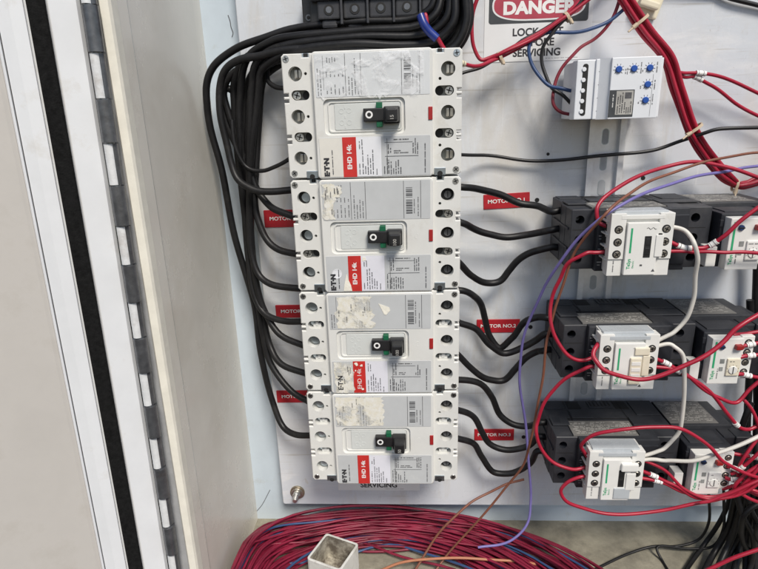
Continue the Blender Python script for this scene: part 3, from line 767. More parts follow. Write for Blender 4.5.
    if i != 1:
        b.box(wx, wx+5.6, -38.5, -20, 106, 108.9, M['hole'], .3)
        b.box(wx+.8, wx+4.8, -28, -22, 107, 109.1, M['black'], .5); b.box(wx+.8, wx+4.8, -36.5, -30, 107, 109.1, M['black'], .5)
    else:
        b.box(wx-1.4, wx+8.6, -48, -22, 106, 110.6, M['amber'], .9); b.box(wx+9.6, wx+16, -40, -20, 106, 109.6, M['amber'], .8)
        b.box(wx+2, wx+15, -19.5, -12.5, 106, 110.0, M['amber'], .8)
        for z_ in (-27, -33, -39): b.box(wx-.4, wx+7.6, z_-2.0, z_+1.6, 110.3, 110.9, M['ivory'], .2)
    sub(b, 'indicator_window')
    if i == 2:
        b = MB(); b.T = T; b.box(wx+1, wx+17, -20, -11.5, 107, 111.5, M['ivory2'], 1.4); b.box(wx-3.5, wx+12, -52, -40, 107, 109.4, M['smoke'], .8); b.box(wx+7, wx+16, -42, -23, 107, 109.5, M['ivory2'], .8); sub(b, 'label_holder')
    if i == 0:
        b = MB(); b.T = T; b.box(wx+9.0, wx+15.4, -38, -19, 107, 109.2, M['ivory2'], .5); b.box(wx+11, wx+14, -18.8, -18, 107, 109.0, M['hole'], 0); sub(b, 'label_holder')
    for xs in (cx0+6.6, cx1-6.0):
        for z_ in (-14.5, -25.5, -36.0):
            b = MB(); b.T = T; b.cyl(xs, z_, 3.6, 104, 106.15, M['hole'], 20, bev=0)
            b.cyl(xs+.3, z_-.3, 2.7, 104.5, 106.6, M['lug'], 16, bev=.4)
            a = random.random()*3
            for q_ in (0, math.pi/2): b.box(-2.1, 2.1, -.45, .45, 106.4, 106.75, M['hole'], 0, Matrix.Translation((xs+.3, 0, z_-.3)) @ Matrix.Rotation(a+q_, 4, 'Y'))
            sub(b, 'terminal_screw')
    return root
def relay(i, x0, zt, label):
    H = 57.0
    root = thing('overload_relay', (x0+34, -8, zt-H), label, 'overload relay', 'overload relays plugged onto the contactors')
    put = mk_put(root); T = Matrix.Translation((x0, 0, zt))
    b = MB(); b.T = T
    b.box(1.0, 62, -H+1, -1.0, 8, 58, M['charcoal'], 1.2)
    b.box(46, 74, -H+2, -5.0, 20, 74, M['charcoal'], 1.2)
    b.box(2.6, 46, -H+4, -5.5, 56, 90, M['charcoal_dark'], 1.2)
    for xa in (1.5, 8): b.box(xa, xa+4, -46, -10, 60, 66, M['charcoal_dark'], .5)
    for xa, z_ in ((2.0, -14), (7.0, -30), (2.0, -40)): b.box(xa, xa+3, z_-3, z_+3, 88, 91, M['charcoal_dark'], .5)
    b.box(8, 40, -6, -4.6, 62, 84, M['charcoal'], .4)
    put(b, 'body')
    b = MB(); b.T = T
    hs = [circ(66, z_, 4.0, 18) for z_ in (-14, -30.0, -46.5)]
    b.plate(rrect(57, 74.6, -H+1.2, -4.2, 1.0), hs, 60, 76, M['charcoal'], .5, 12, M['charcoal_dark'], M['hole'])
    put(b, 'terminal_block')
    b = MB(); b.T = T
    b.box(1.5, 50, -2, -.5, 10, 55, M['data_grey'], .15)
    for k in range(13):
        ha = 13+k*3.1; x = 4+random.random()*2
        while x < 48:
            l = random.uniform(1, 6)
            if random.random() > .35: b.box(x, min(x+l, 48.5), -.52, -.4, ha, ha+.9, M['data_ink'], 0)
            x += l+1.1
    put(b, 'data_plate')
    fz0, fz1 = -53.2, -8.2
    b = MB(); b.T = T
    b.box(6.0, 33.5, fz0, fz1, 88, 100, M['ivory'], .8)
    b.box(33, 44.5, fz0+4, fz1+1.0, 86, 97, M['ivory'], .7)
    b.quad(8.6, 10.4, fz0+16, fz1-3, 100.15, M['greenstripe'])
    b.text('TeSys', 9.8, fz0+9, 3.9, 100.2, M['greenstripe'], R(90), bold=.02)
    b.fine(13, 15, fz0+5, fz0+16, 100.2, M['ink_grey'], 2.0)
    face = put(b, 'face_plate')
    def sub(mb, name):
        o = mb.build(name); o.parent = face; return o
    b = MB(); b.T = T; b.cyl(14.8, fz1-8, 2.5, 99, 101.6, M['blue_knob'], 20, bev=.5); b.box(12.3, 17.3, fz1-8.5, fz1-7.5, 101.5, 101.9, M['black'], .1); sub(b, 'reset_knob')
    b = MB(); b.T = T; b.box(25.6, 31.6, fz1-10.0, fz1-5.4, 98, 104.0, M['red_knob'], 1.0); b.cyl(30.5, fz1-7.8, 2.6, 99, 103, M['red_knob'], 18, bev=.5); sub(b, 'stop_button')
    b = MB(); b.T = T
    b.box(15, 19, -32.5, -28, 99, 100.4, M['socket'], .3); b.box(15, 18.4, -40, -36, 99, 100.4, M['socket'], .3)
    b.box(21, 32.8, -44.5, -27.5, 99, 101.6, M['amber'] if i == 1 else M['ivory2'], .8)
    b.cyl(26.5, -38.5, 4.0, 101, 102.4, M['ivory'], 22, bev=.5)
    for k in range(7): a = R(200-k*36); b.quad(26.5+5.0*math.cos(a)-.2, 26.5+5.0*math.cos(a)+.2, -38.5+5.0*math.sin(a)-.5, -38.5+5.0*math.sin(a)+.5, 101.7, M['ink_grey'])
    b.box(26.1, 26.9, -42, -35, 102.3, 102.7, M['ink_grey'], .1)
    b.fine(22, 31, -31, -28.5, 101.75, M['ink_grey'], 1.8, True)
    sub(b, 'setting_dial')
    for z_ in (-13.5, -23, -33, -42.5):
        b = MB(); b.T = T; b.cyl(39.2, z_, 3.4, 95, 97.15, M['hole'], 18, bev=0); b.cyl(39.4, z_-.3, 2.5, 95, 97.5, M['lug'], 16, bev=.4)
        b.box(37.4, 41.4, z_-.7, z_+.1, 97.3, 97.7, M['hole'], 0); sub(b, 'terminal_screw')
    b = MB(); b.T = T
    b.box(-7.0, 1.6, -52, -34, 80, 93, M['ivory'], .8)
    put(b, 'ivory_bracket')
    return root
CX, CZ = 250.0, (-136.0, -245.5, -366.0)
contactor(0, CX, CZ[0], 'topmost contactor, its ivory module with a plain black window, beneath the steel rail')
contactor(1, CX, CZ[1], 'middle contactor with a yellowed cover on its ivory coil module, red wire looped in front')
contactor(2, CX, CZ[2], 'lowest contactor, with a red loop of wire hanging below its ivory module')
relay(0, CX+122, CZ[0], 'ivory faced overload relay at the right edge beside the topmost contactor')
relay(1, CX+122, CZ[1], 'ivory faced overload relay with a yellowed dial plate beside the middle contactor')
relay(2, CX+122, CZ[2], 'ivory faced overload relay beside the lowest contactor, among red wires')

# ------------------------------------------------------------------ timer relay on top of the rail
t = thing('timer_relay', (285, -7, -61), 'white relay module with five blue dials mounted on the rail', 'relay')
put = mk_put(t)
b = MB(); b.T = Matrix.Rotation(R(0.0), 4, 'Y')
X0, X1, Z0, Z1 = 252.5, 319.5, -61.2, -11.4
b.box(X0+2, X1+7, Z0+.5, Z1-.5, 8, 44, M['timer'], .8)
b.box(X0+.5, X1+8, Z0, Z1, 42, 50, M['timer'], .8)
b.box(X0, X0+16.5, Z0+.3, Z1-.3, 48, 58, M['timer'], .8)
b.add([(X0+16.0, -57.6, Z0), (X0+27, -66.5, Z0), (X0+27, -66.5, Z1), (X0+16.0, -57.6, Z1), (X0+16, -48, Z0), (X0+27, -48, Z0), (X0+27, -48, Z1), (X0+16, -48, Z1)],
      [(0, 1, 2, 3), (0, 4, 5, 1), (3, 2, 6, 7)], M['timer'])
b.box(X0+15.5, X0+18.5, Z0+.2, Z1-.2, 48, 60.0, M['timer'], .6)
b.box(X0+26, X1, Z0, Z1, 46, 68, M['timer'], .7)
b.box(X1-.5, X1+8.2, Z0+.2, Z1-.2, 46, 52, M['timer'], .6)
put(b, 'housing')
b = MB(); b.plate(rrect(X0+5.0, X0+9.6, Z0+3.5, Z1-3.5, 2.0), [], 57.8, 58.25, M['hole'], 0)
for k in range(5):
    z_ = Z1-8-k*8.7; b.cyl(X0+6.0, z_, 1.9, 57.8, 59, M['timer'], 14, bev=.3)
put(b, 'terminal_slot')
b = MB(); b.plate(rrect(X1+2.5, X1+5.0, Z0+4, Z1-13, 1.0), [], 52, 52.3, M['hole'], 0); put(b, 'side_slot')
b = MB()
for k in range(4): b.box(X0+18+(k % 2)*.1, X0+26, Z0+7+k*10.8, Z0+7.3+k*10.8, 58.5+k*.0, 60.0, M['ink_grey'], 0)
b.plate(rrect(278.5, 299.3, -59.6, -37.4, .4), [], 68, 68.2, M['sign_black'], 0)
b.plate(rrect(284.3, 298.5, -57.6, -38.2, .3), [], 68.2, 68.3, M['data_ink'], 0)
b.text('MONITOR', 281.6, -46.5, 2.7, 68.4, M['ink_white'], R(90)) if False else b.fine(280.6, 283, -52, -41, 68.35, M['ink_white'], 2.2, fill=1)
b.fine(285, 290.5, -57, -39, 68.42, M['ink'], 1.9, fill=.9); b.fine(291, 298, -57, -46, 68.42, M['ink'], 1.7); b.box(291.5, 297, -44.5, -39.5, 68.28, 68.45, M['ink_grey'], 0)
b.quad(313.4, 313.6, Z0+1.5, Z1-14, 68.15, M['ink_grey'])
put(b, 'rating_label')
for (x, z_) in ((284.3, -20.9), (296.9, -20.7), (309.9, -20.6), (309.4, -33.7), (308.9, -46.4)):
    b = MB(); b.cyl(x, z_, 2.7, 67.5, 69.6, M['dial'], 20, bev=.5)
    for k in range(8):
        a = R(225-k*38.6); T = Matrix.Translation((x, 0, z_)) @ Matrix.Rotation(-a, 4, 'Y')
        b.quad(3.1, 4.6, -.2, .2, 68.12, M['ink'], T)
    b.fine(x+5.2, x+8.0 if x < 290 else x+6.4, z_-4.5, z_+5, 68.12, M['ink_grey'], 1.5, fill=.8)
    if x > 300: b.fine(x-6.4, x-4.9, z_-3.4, z_-.5, 68.12, M['ink_grey'], 1.6, fill=.8)
    put(b, 'dial')

# ------------------------------------------------------------------ black distribution block, top centre
t = thing('distribution_block', (75, 0, 30), 'long black terminal block above the top breaker', 'terminal block')
put = mk_put(t)
b = MB(); b.box(20, 140, 27.5, 75, 0, 34, M['black'], 1.2)
for k in range(5):
    b.box(31+k*23, 45+k*23, 24.0, 31, 16, 38, M['charcoal'], 2.2); b.box(28+k*23, 48+k*23, 31, 46, 30, 40, M['charcoal'], 1.4)
    b.cyl(38+k*23, 38.5, 4.4, 38, 40.5, M['hole'], 18, bev=.1); b.cyl(38+k*23, 38.5, 3.0, 39, 40.8, M['hinge_dark'], 16, bev=.4)
    b.box(48.4+k*23, 50.6+k*23, 26, 62, 20, 44, M['charcoal'], .6)
b.box(22, 140, 46, 82, 26, 43, M['charcoal'], 1.5)
put(b, 'body')
b = MB(); b.box(12, 24, 27, 60, 2, 26, M['black'], 1.0); b.cyl(17.5, 35, 3.0, 20, 26.6, M['hinge_dark'], 18); b.cyl(17.5, 35, 1.6, 26, 26.9, M['hole'], 12, bev=0); put(b, 'mounting_foot')

# ------------------------------------------------------------------ wires and cables
def resolve(pts, hs, r=2.0):
    n = len(pts); out = []
    def spot(u, v, h):
        q_ = P(u, v, h); return on_level(u, v, (ZF+r+.3)/1.0) if q_.z < ZF+r+.3 else q_
    for i_, p in enumerate(pts):
        if len(p) == 3 and isinstance(p[0], str): pass
        if isinstance(p, Vector): out.append(p); continue
        if len(p) == 3: out.append(spot(*p)); continue
        if isinstance(hs, (int, float)): h = hs
        else:
            t_ = i_/(n-1)*(len(hs)-1); k = min(int(t_), len(hs)-2); h = hs[k]+(hs[k+1]-hs[k])*(t_-k)
        out.append(spot(p[0], p[1], h))
    return out
def wire(name, pts, hs, r, m, label, group, cat='wire', markers=(), ties=(), mm='marker', sub=8, sides=10):
    q = resolve(pts, hs, r); path = smooth(q, sub); rs_ = random.Random(len(label)*31+len(path)); p1, p2, p3 = (rs_.uniform(0, 6) for _ in range(3)); dd = 0
    for i_ in range(1, len(path)-1):
        dd += (path[i_]-path[i_-1]).length*.0
        path[i_] = path[i_]+Vector((math.sin(i_*.43+p1), math.sin(i_*.37+p2), math.sin(i_*.51+p3)))*.32
    full = list(path)        # carry on past the edge of the picture
    if len(pts[-1]) < 4 and not isinstance(pts[-1], Vector) and (pts[-1][0] >= 775 or pts[-1][1] <= -8): full += [path[-1]+(path[-1]-path[-2]).normalized()*k_ for k_ in (25, 60, 90)]
    if not isinstance(pts[0], Vector) and (pts[0][0] >= 775 or pts[0][1] <= -8): full = [path[0]+(path[0]-path[1]).normalized()*k_ for k_ in (90, 60, 25)]+full
    b = MB(); b.tube(full, r, M[m], sides)
    mid = path[len(path)//2]
    o = b.build(name, None, mid); tag(o, label, cat, group)
    def span(f, l):
        tot = 0; cum = [0]
        for a_, c_ in zip(path, path[1:]): tot += (c_-a_).length; cum.append(tot)
        c0 = f*tot
        def at(d):
            d = min(max(d, 0), tot)
            for k in range(len(cum)-1):
                if cum[k+1] >= d: return path[k].lerp(path[k+1], (d-cum[k])/max(cum[k+1]-cum[k], 1e-6))
            return path[-1]
        return [at(c0+l*(k/6-.5)) for k in range(7)]
    for f, l in markers:
        bb = MB(); sp = span(f, l); bb.tube(sp, r+.85, M[mm], 12)
        ring_p = [sp[1], sp[1]+(sp[2]-sp[1])*.25]; bb.tube(ring_p, r+.95, M['ink_grey'], 12); ring_p = [sp[4], sp[4]+(sp[5]-sp[4])*.3]; bb.tube(ring_p, r+.95, M['ink_grey'], 12)
        for k in range(len(bb.v)): bb.v[k] -= mid
        bb.build('wire_marker', o)
    return o, path

G = 'black power cables on the left'
rc = 3.5
# left feeders: down from the top, round the corner, into each breaker pole
def feeder(pts, hs, label, r=rc): wire('power_cable', pts, hs, r, 'black_cable', label, G, 'cable', sub=6)
feeder([(438, -14, 40), (432, 6, 42), (415, 18, 40), (360, 21, 36), (290, 29.5, 30), (263, 38, 28), (234, 50, 24), (214.7, 64.5, 20), (207, 84, 18), (207, 107, 16), (211, 130, 14), (221, 167, 12), (233.5, 231, 10), (247, 278, 10), (255, 309, 10), (261, 353, 10), (272, 401, 14), (283, 426, 22), (296, 435, 32), (312, 435.5, 40)], 0,
       'black cable on the outside of the bundle, bending into the bottom of the lowest breaker')
feeder([(442, -14, 46), (437, 12, 50), (418, 26, 50), (360, 30, 46), (290, 37, 40), (269, 42, 36), (252, 53, 30), (243, 70, 26), (240, 97, 22), (240, 130, 20), (241, 180, 16), (247, 230, 14), (256, 290, 14), (264, 340, 14), (272, 366, 18), (290, 390, 28), (312, 403, 40)], 0,
       'black cable dropping behind the third red label to the middle pole of the lowest breaker')
feeder([(446, -14, 38), (442, 14, 36), (424, 29, 32), (360, 33, 28), (290, 40, 22), (265, 48, 20), (244, 60, 18), (234, 82, 14), (235, 107, 12), (237, 150, 10), (246, 220, 10), (254, 270, 10), (262, 310, 12), (270, 345, 16), (281, 364, 28), (310, 375, 40)], 0,
       'black cable curling into the top pole of the lowest breaker')
feeder([(450, -14, 52), (447, 18, 54), (428, 33, 52), (360, 37, 48), (290, 44, 42), (268, 52, 38), (256, 64, 34), (252, 84, 30), (250, 130, 28), (250, 200, 22), (252, 250, 20), (258, 290, 20), (266, 314, 22), (280, 335, 30), (308, 347, 40)], 0,
       'black cable sweeping into the bottom pole of the third breaker')
feeder([(452, -14, 34), (450, 20, 32), (432, 36, 28), (360, 41, 22), (300, 44, 18), (275, 52, 16), (258, 66, 14), (247, 84, 12), (244, 130, 12), (244, 200, 12), (249, 260, 14), (255, 297, 18), (264, 313, 24), (283, 320.5, 32), (308, 322, 40)], 0,
       'black cable over the second red label into the middle pole of the third breaker')
feeder([(455, -14, 56), (453, 22, 58), (437, 40, 56), (400, 45, 54), (350, 44, 52), (300, 49, 46), (276, 58, 40), (262, 70, 34), (258, 95, 30), (254, 130, 28), (250, 180, 24), (249, 215, 22), (252.5, 256, 22), (259, 275, 26), (271, 284.5, 32), (304, 288.5, 40)], 0,
       'black cable running level into the top pole of the third breaker')
feeder([(459, -14, 42), (458, 24, 40), (442, 44, 38), (400, 49, 36), (330, 47, 30), (295, 52, 24), (270, 62, 20), (262, 84, 16), (259, 120, 16), (256, 165, 18), (255, 200, 20), (258, 220, 22), (266, 238, 26), (279, 250, 32), (304, 255, 40)], 0,
       'black cable curving below the first red label into the bottom pole of the second breaker')
feeder([(462, -14, 50), (462, 24, 50), (448, 46, 48), (410, 52, 46), (330, 50, 42), (290, 56, 36), (266, 66, 30), (253, 84, 26), (249, 120, 24), (250, 160, 22), (257, 190, 24), (268, 204, 28), (281, 212, 34), (302, 219.5, 40)], 0,
       'black cable crossing the first red label into the middle pole of the second breaker')
feeder([(465, -14, 58), (466, 24, 58), (452, 48, 56), (415, 54, 54), (340, 48, 50), (290, 49.5, 44), (263, 55, 40), (240, 59.5, 36), (225, 71, 30), (219.5, 87, 28), (220, 110, 28), (226, 140, 28), (231, 163, 30), (239, 180, 34), (252, 189, 38), (271, 191.5, 40), (300, 189.5, 40)], 0,
       'black cable in a wide bend sweeping into the top pole of the second breaker')
feeder([(468, -14, 36), (469, 24, 36), (455, 50, 34), (420, 57, 32), (330, 54, 26), (290, 60, 20), (262, 78, 14), (250, 100, 10), (226, 88, 10), (222, 100, 10), (226, 122, 10), (236, 145, 10), (244, 158, 14), (246, 200, 10)], 0,
       'black cable doubling back inside the bundle with its end hidden')
feeder([(293, 54, 22), (280, 57, 22), (271, 62, 22), (267, 71, 24), (268.5, 81, 28), (275, 86.5, 32), (290, 88, 38)], 0, 'short black cable looped into the top pole of the first breaker', 2.3)
feeder([(232, 120, 26), (236, 148, 28), (246, 167, 28), (263, 170.5, 30), (277, 166, 34), (296, 154, 40)], 0, 'thin black cable rising into the bottom pole of the first breaker', 2.0)
feeder([(244, 66, 14), (231, 75, 14), (224, 92, 12), (230, 118, 12), (243, 150, 12), (250, 190, 12), (252, 260, 8), (262, 320, 8)], 0, 'black cable bowed out beneath the bundle left of the top breaker', 3.2)

G = 'black power cables between breakers and contactors'
def load(pts, hs, label): wire('power_cable', pts, hs, 3.5, 'black_cable', label, G, 'cable', sub=7)
TZ = (-10.5, -28.5, -46.5)
def term(i_, k): return [W(CX-6, CZ[i_]+TZ[k]+1, 38), W(CX+2, CZ[i_]+TZ[k]+1.5, 38)]
load([(452, 185), (462.4, 187.3), (478.8, 188.8), (499.7, 194.8), (520.6, 203.1), (538, 206.5)]+term(0, 0), (40, 38, 26, 18, 22, 30, 36), 'black cable crossing the first MOTOR label to the top pole of the topmost contactor')
load([(452, 219), (462.4, 223), (472.8, 228), (487.8, 234), (505.7, 237), (526.6, 235)]+term(0, 1), (40, 38, 30, 26, 24, 30, 36), 'black cable in a shallow sag from second breaker to the topmost contactor')
load([(452, 256), (461, 265), (471, 275), (485, 283), (499.7, 281), (508.7, 271), (519, 259.5), (533, 251.5)]+term(0, 2), (40, 38, 26, 22, 24, 30, 36, 36), 'black cable kinked in a deep dip below the second breaker, ending at the topmost contactor')
load([(452, 289), (463, 291), (473, 295), (480, 303), (485, 318), (490, 337), (500, 348), (512, 338), (523.5, 323), (538, 317)]+term(1, 0), (40, 38, 30, 22, 18, 20, 26, 32, 36, 36), 'black cable plunging past the MOTOR NO.2 label then rising to the middle contactor')
load([(450, 317), (458, 322), (477, 330), (490, 345), (503.5, 353.5), (523.5, 347), (536, 340)]+term(1, 1), (40, 38, 32, 30, 30, 32, 36, 36), 'black cable dipping beneath the MOTOR NO.2 label to the middle contactor')
load([(450, 347), (458, 355), (470, 367), (487, 379), (503.5, 380.5), (515, 369), (527, 357), (538, 351.5)]+term(1, 2), (40, 38, 28, 24, 26, 30, 36, 36), 'black cable forming the lowest dip into the middle contactor')
load([(450, 379.5), (458, 380), (480, 383.5), (492, 397), (500, 415), (513.5, 424.5), (530, 426)]+term(2, 0), (40, 38, 26, 20, 20, 26, 34, 36), 'black cable stepping down to the top pole of the lowest contactor')
load([(450, 408), (458, 410), (473.5, 417), (482, 432), (490, 444), (507, 450), (528, 446)]+term(2, 1), (40, 38, 26, 24, 24, 28, 34, 36), 'black cable looping across the MOTOR NO.3 label to the lowest contactor')
load([(450, 436), (458, 438.6), (473.5, 443.6), (482, 457), (493.5, 472), (510, 473.7), (530, 463)]+term(2, 2), (40, 38, 28, 24, 26, 30, 34, 36), 'black cable hanging lowest of all, below the MOTOR NO.3 label')

G = 'red control wires'
def red(pts, hs, label, r=1.75, m='red_wire', **k): return wire('control_wire', pts, hs, r, m, label, G, 'wire', **k)
def coilL(i_, k): return W(CX+29, CZ[i_]+(-14.5, -25.5, -36.5)[k], 95)
def coilR(i_, k): return W(CX+75, CZ[i_]+(-14.5, -25.5, -36.0)[k], 96)
red([coilL(0, 0), (601, 224, 92), (596.3, 214, 90), (598.5, 205, 88), (606, 196, 84), (629, 181, 74), (664, 167, 62), (696, 162, 58), (727, 167, 58), (775, 184, 60)], 0, 'red wire rising from the topmost contactor and arching to the right edge')
red([coilL(0, 2), (595, 252.4, 96), (584, 254, 96), (569, 263, 92), (560, 278, 88), (552.6, 297, 86), (549.8, 316, 88), (555.6, 337, 92), (566, 353.7, 96), (583, 360.5, 97), coilL(1, 1)], 0, 'red wire linking the topmost contactor to the left of the middle one')
red([coilL(1, 0), (598, 344, 102), (593.5, 352, 108), (595.5, 361, 114), (605, 370, 118), (626, 377.8, 120), (650, 378.7, 122), (674, 370, 124), (698, 359.7, 124), (725.5, 340, 122), (740.5, 325, 120), (780, 303, 112)], 0, 'thick red wire looped across the front of the middle contactor', r=2.0)
red([coilL(1, 2), (590, 367, 96), (575, 373, 94), (557, 386, 90), (545, 402, 88), (537.5, 421, 88), (536.5, 432, 90), (540.5, 448, 92), (554, 462.5, 95), (572, 469.4, 97), coilL(2, 1)], 0, 'red wire linking the middle contactor to the left of the lowest one')
red([coilL(2, 0), (586, 455, 98), (581.3, 446, 102), (590, 437, 108), (620, 429.6, 114), (650, 427.5, 116), (674, 427.5, 116), (692, 434, 116), (710.5, 447.7, 116), (722.5, 461, 116), (740.5, 471, 114), (780, 485, 110)], 0, 'red wire arching over the top of the lowest contactor to the right')
red([coilL(2, 2), (584, 476, 98), (569, 481.5, 98), (560.5, 492, 98), (568, 502, 98), (590, 510.5, 98), (626, 514.5, 100), (665, 510, 102), (698, 503, 104), (722.5, 498.5, 106), (740.5, 492, 108), (775, 472, 108)], 0, 'red wire sagging in a long loop beneath the lowest contactor')
red([coilR(0, 1), (686, 248.0, 100), (698, 248.2, 102), (710, 245.7, 104), (725.5, 234.7, 108), (740.5, 221, 110), (775, 195, 110)], 0, 'red wire climbing across the topmost overload relay with white sleeves', markers=((.19, 12), (.42, 7)))
red([coilR(0, 2), (686, 251.8, 101), (698, 251.8, 103), (722.5, 252.2, 108), (745, 252.4, 110), (775, 253.5, 110)], 0, 'red wire running level across the topmost overload relay', r=1.6)
red([coilR(1, 1), (667, 364, 98), (683, 372.5, 100), (698, 384.5, 102), (716.5, 397, 102), (737.5, 402, 100), (751, 388, 98), (775, 366, 96)], 0, 'red wire dipping below the middle overload relay and curling up to the right', markers=((.12, 8), (.97, 4)))
red([coilR(1, 2), (672, 369, 99), (686, 375, 101), (710, 392, 102), (728.5, 415, 102), (741, 428, 100), (750, 429.5, 98), (775, 412, 94)], 0, 'red wire dropping steeply past the middle overload relay towards the lowest', markers=((.17, 6), (.70, 5)))
red([(738, 346, 98), (745, 345.5, 98), (775, 340, 98)], 0, 'short red wire leaving the upper terminal of the middle overload relay', markers=((.35, 7),))
red([(738, 357, 98), (748, 356, 98), (775, 352, 98)], 0, 'short red wire leaving the second terminal of the middle overload relay', markers=((.35, 7),))
red([(733, 335, 92), (750, 333, 90), (775, 330, 90)], 0, 'short red wire tucked behind the upper corner of the middle overload relay')
red([(736, 373.5, 98), (745, 375, 98), (775, 380, 98)], 0, 'short red wire leaving the lowest terminal of the middle overload relay', markers=((.28, 8),))
red([coilR(2, 1), (660, 479, 98), (674, 485, 100), (692, 496, 102), (710.5, 499.5, 104), (734.5, 494, 108), (746.6, 481, 110), (775, 448, 108)], 0, 'red wire curving under the lowest overload relay then rising steeply', markers=((.12, 8),))
red([coilR(2, 2), (664, 483, 98), (682, 492, 100), (716.5, 496.5, 104), (740.5, 488, 110), (775, 466, 112)], 0, 'red wire swinging under the lowest overload relay to the right edge', markers=((.16, 8),))
red([(725, 452, 92), (735, 454, 94), (752, 457, 96), (775, 460, 96)], 0, 'short red wire leaving the top of the lowest overload relay', markers=((.55, 8),))
red([(727, 466, 98), (738, 470, 102), (750, 475, 106), (775, 486, 108)], 0, 'short red wire from the second terminal of the lowest overload relay', markers=((.15, 8),))
red([(725, 478, 98), (736, 480, 102), (752, 482, 104), (775, 478, 104)], 0, 'short red wire from the third terminal of the lowest overload relay', markers=((.2, 8),))
red([(722, 489, 96), (735, 486, 100), (752, 490, 108), (775, 500, 110)], 0, 'red wire slanting down to the right edge below the lowest overload relay', r=1.6)
red([(775, 425, 96), (757, 440, 98), (745, 456, 100), (738, 472, 100), (742, 486, 102), (775, 502, 106)], 0, 'red wire hooked sharply beside the lowest overload relay', r=1.6)
red([(700, 575, 120), (713, 567, 120), (735, 558, 122), (775, 543, 122)], 0, 'red wire crossing the bottom right corner', r=1.9)
red([coilR(2, 0)+Vector((0, 2, 0)), (664, 470, 98), (684, 489, 102), (705, 498, 105), (728, 498, 108), (748, 490, 110), (775, 470, 110)], 0, 'red wire close above the others passing under the lowest overload relay', r=1.6)
red([(731, 474, 99), (742, 468, 102), (752, 459, 104), (775, 436, 104)], 0, 'short red wire climbing from the lowest overload relay to the right edge', r=1.6, markers=((.2, 7),))
red([(775, 462, 108), (758, 466, 108), (744, 476, 108), (734, 488, 108), (745, 496, 108), (775, 508, 108)], 0, 'red wire doubled back in the tangle right of the lowest overload relay', r=1.7)
red([(775, 474, 116), (750, 484, 116), (728, 494, 114), (712, 500, 112), (700, 503, 110)], 0, 'red wire lying over the tangle below the lowest overload relay', r=1.6)
red([(744, 400, 96), (752, 410, 98), (758, 424, 98), (762, 440, 98), (775, 456, 98)], 0, 'red wire falling at the right edge between the middle and lowest relays', r=1.6)
# bundle top right
G2 = 'red wires of the bundle at upper right'
def bun(dx, dh, label, tail):
    pts = [(621, -8), (645, 29), (668, 59), (678, 90), (692, 130), (711.5, 161), (727, 177.5)]
    wire('control_wire', [(u+dx*(1 if j < 3 else .9), v-dx*.35, (32 if j < 5 else 24)+dh) for j, (u, v) in enumerate(pts)]+tail, 0, 1.9, 'red_wire', label, G2, 'wire')
bun(-5.5, 0, 'red wire on the left edge of the upper right bundle', [(738, 187, 18), (748, 187, 16), (775, 178, 16)])
bun(-2, 4, 'red wire second from the left in the upper right bundle', [(738, 185, 22), (748, 184.5, 22), (775, 174, 20)])
bun(2, 0, 'red wire in the middle of the upper right bundle', [(738, 184, 18), (746, 182, 14), (775, 171, 12)])
bun(5.5, 3, 'red wire on the right edge of the upper right bundle', [(740, 184, 18), (752, 180, 14), (775, 168, 12)])
red([(648, 26, 30), (663, 48, 30), (674, 68, 30), (684, 73.2, 26), (698, 72.6, 24), (727, 79, 20), (775, 101, 16)], 0, 'upper of two red wires leaving the bundle with white sleeves', r=1.6, markers=((.48, 9),))
red([(648, 30, 28), (662, 54, 28), (674, 72, 28), (684, 76.5, 24), (694, 77, 22), (711.5, 85, 20), (735, 103, 16), (775, 124, 14)], 0, 'lower of two red wires leaving the bundle with white sleeves', r=1.6, markers=((.44, 9),))
# tie and tie mount on the bundle
b = MB(); q = P(647, 5, 6); b.T = Matrix.Translation((q.x, 0, q.z)) @ Matrix.Rotation(R(18), 4, 'Y')
b.box(-12, 13, -9, 12, .2, 6, M['tiemount'], 1.5); b.box(-9, 9, -3, 3, 5, 14, M['tiemount'], 1.5)
o = b.build('tie_mount', None, (q.x, 0, q.z)); tag(o, 'cream adhesive cable tie mount at the top behind the red bundle', 'tie mount')
def cable_tie(pu, pv, h, du, dv, label, rad=(7.5, 4.0), m='tie', tail=8):
    c = P(pu, pv, h); c2 = P(pu+du, pv+dv, h); ax = (c2-c).normalized(); yv = Vector((0, -1, 0)); sd_ = ax.cross(yv).normalized()
    b = MB(); n = 28; vs = []; fs = []
    for k in range(n):
        a = 2*math.pi*k/n
        for e, wd in ((0, -1.3), (0, 1.3), (.9, 1.3), (.9, -1.3)):
            vs.append(c+sd_*math.cos(a)*(rad[0]+e)+yv*math.sin(a)*(rad[1]+e)+ax*wd)
    for k in range(n):
        for j in range(4): fs.append((k*4+j, k*4+(j+1) % 4, ((k+1) % n)*4+(j+1) % 4, ((k+1) % n)*4+j))
    b.add(vs, fs, M[m]); 
    hd = c+sd_*rad[0]*.6+yv*rad[1]; b.tube([hd, hd+sd_*4.5], 2.0, M[m], 6)
    b.tube([hd+sd_*2, hd+sd_*(2+tail)+yv*2], .9, M[m], 6)
    o = b.build('cable_tie', None, c); tag(o, label, 'cable tie', 'cable ties on the red wires')
cable_tie(694, 129, 33, 10, 17, 'tan cable tie round the thick red bundle at upper right')
cable_tie(640, 21, 34, 10, 15, 'tan cable tie round the red bundle near its mount', (7.5, 4.0))
cable_tie(735, 185, 20, 14, 2, 'tan cable tie where the red bundle turns at the right', (5.5, 4.0), tail=5)
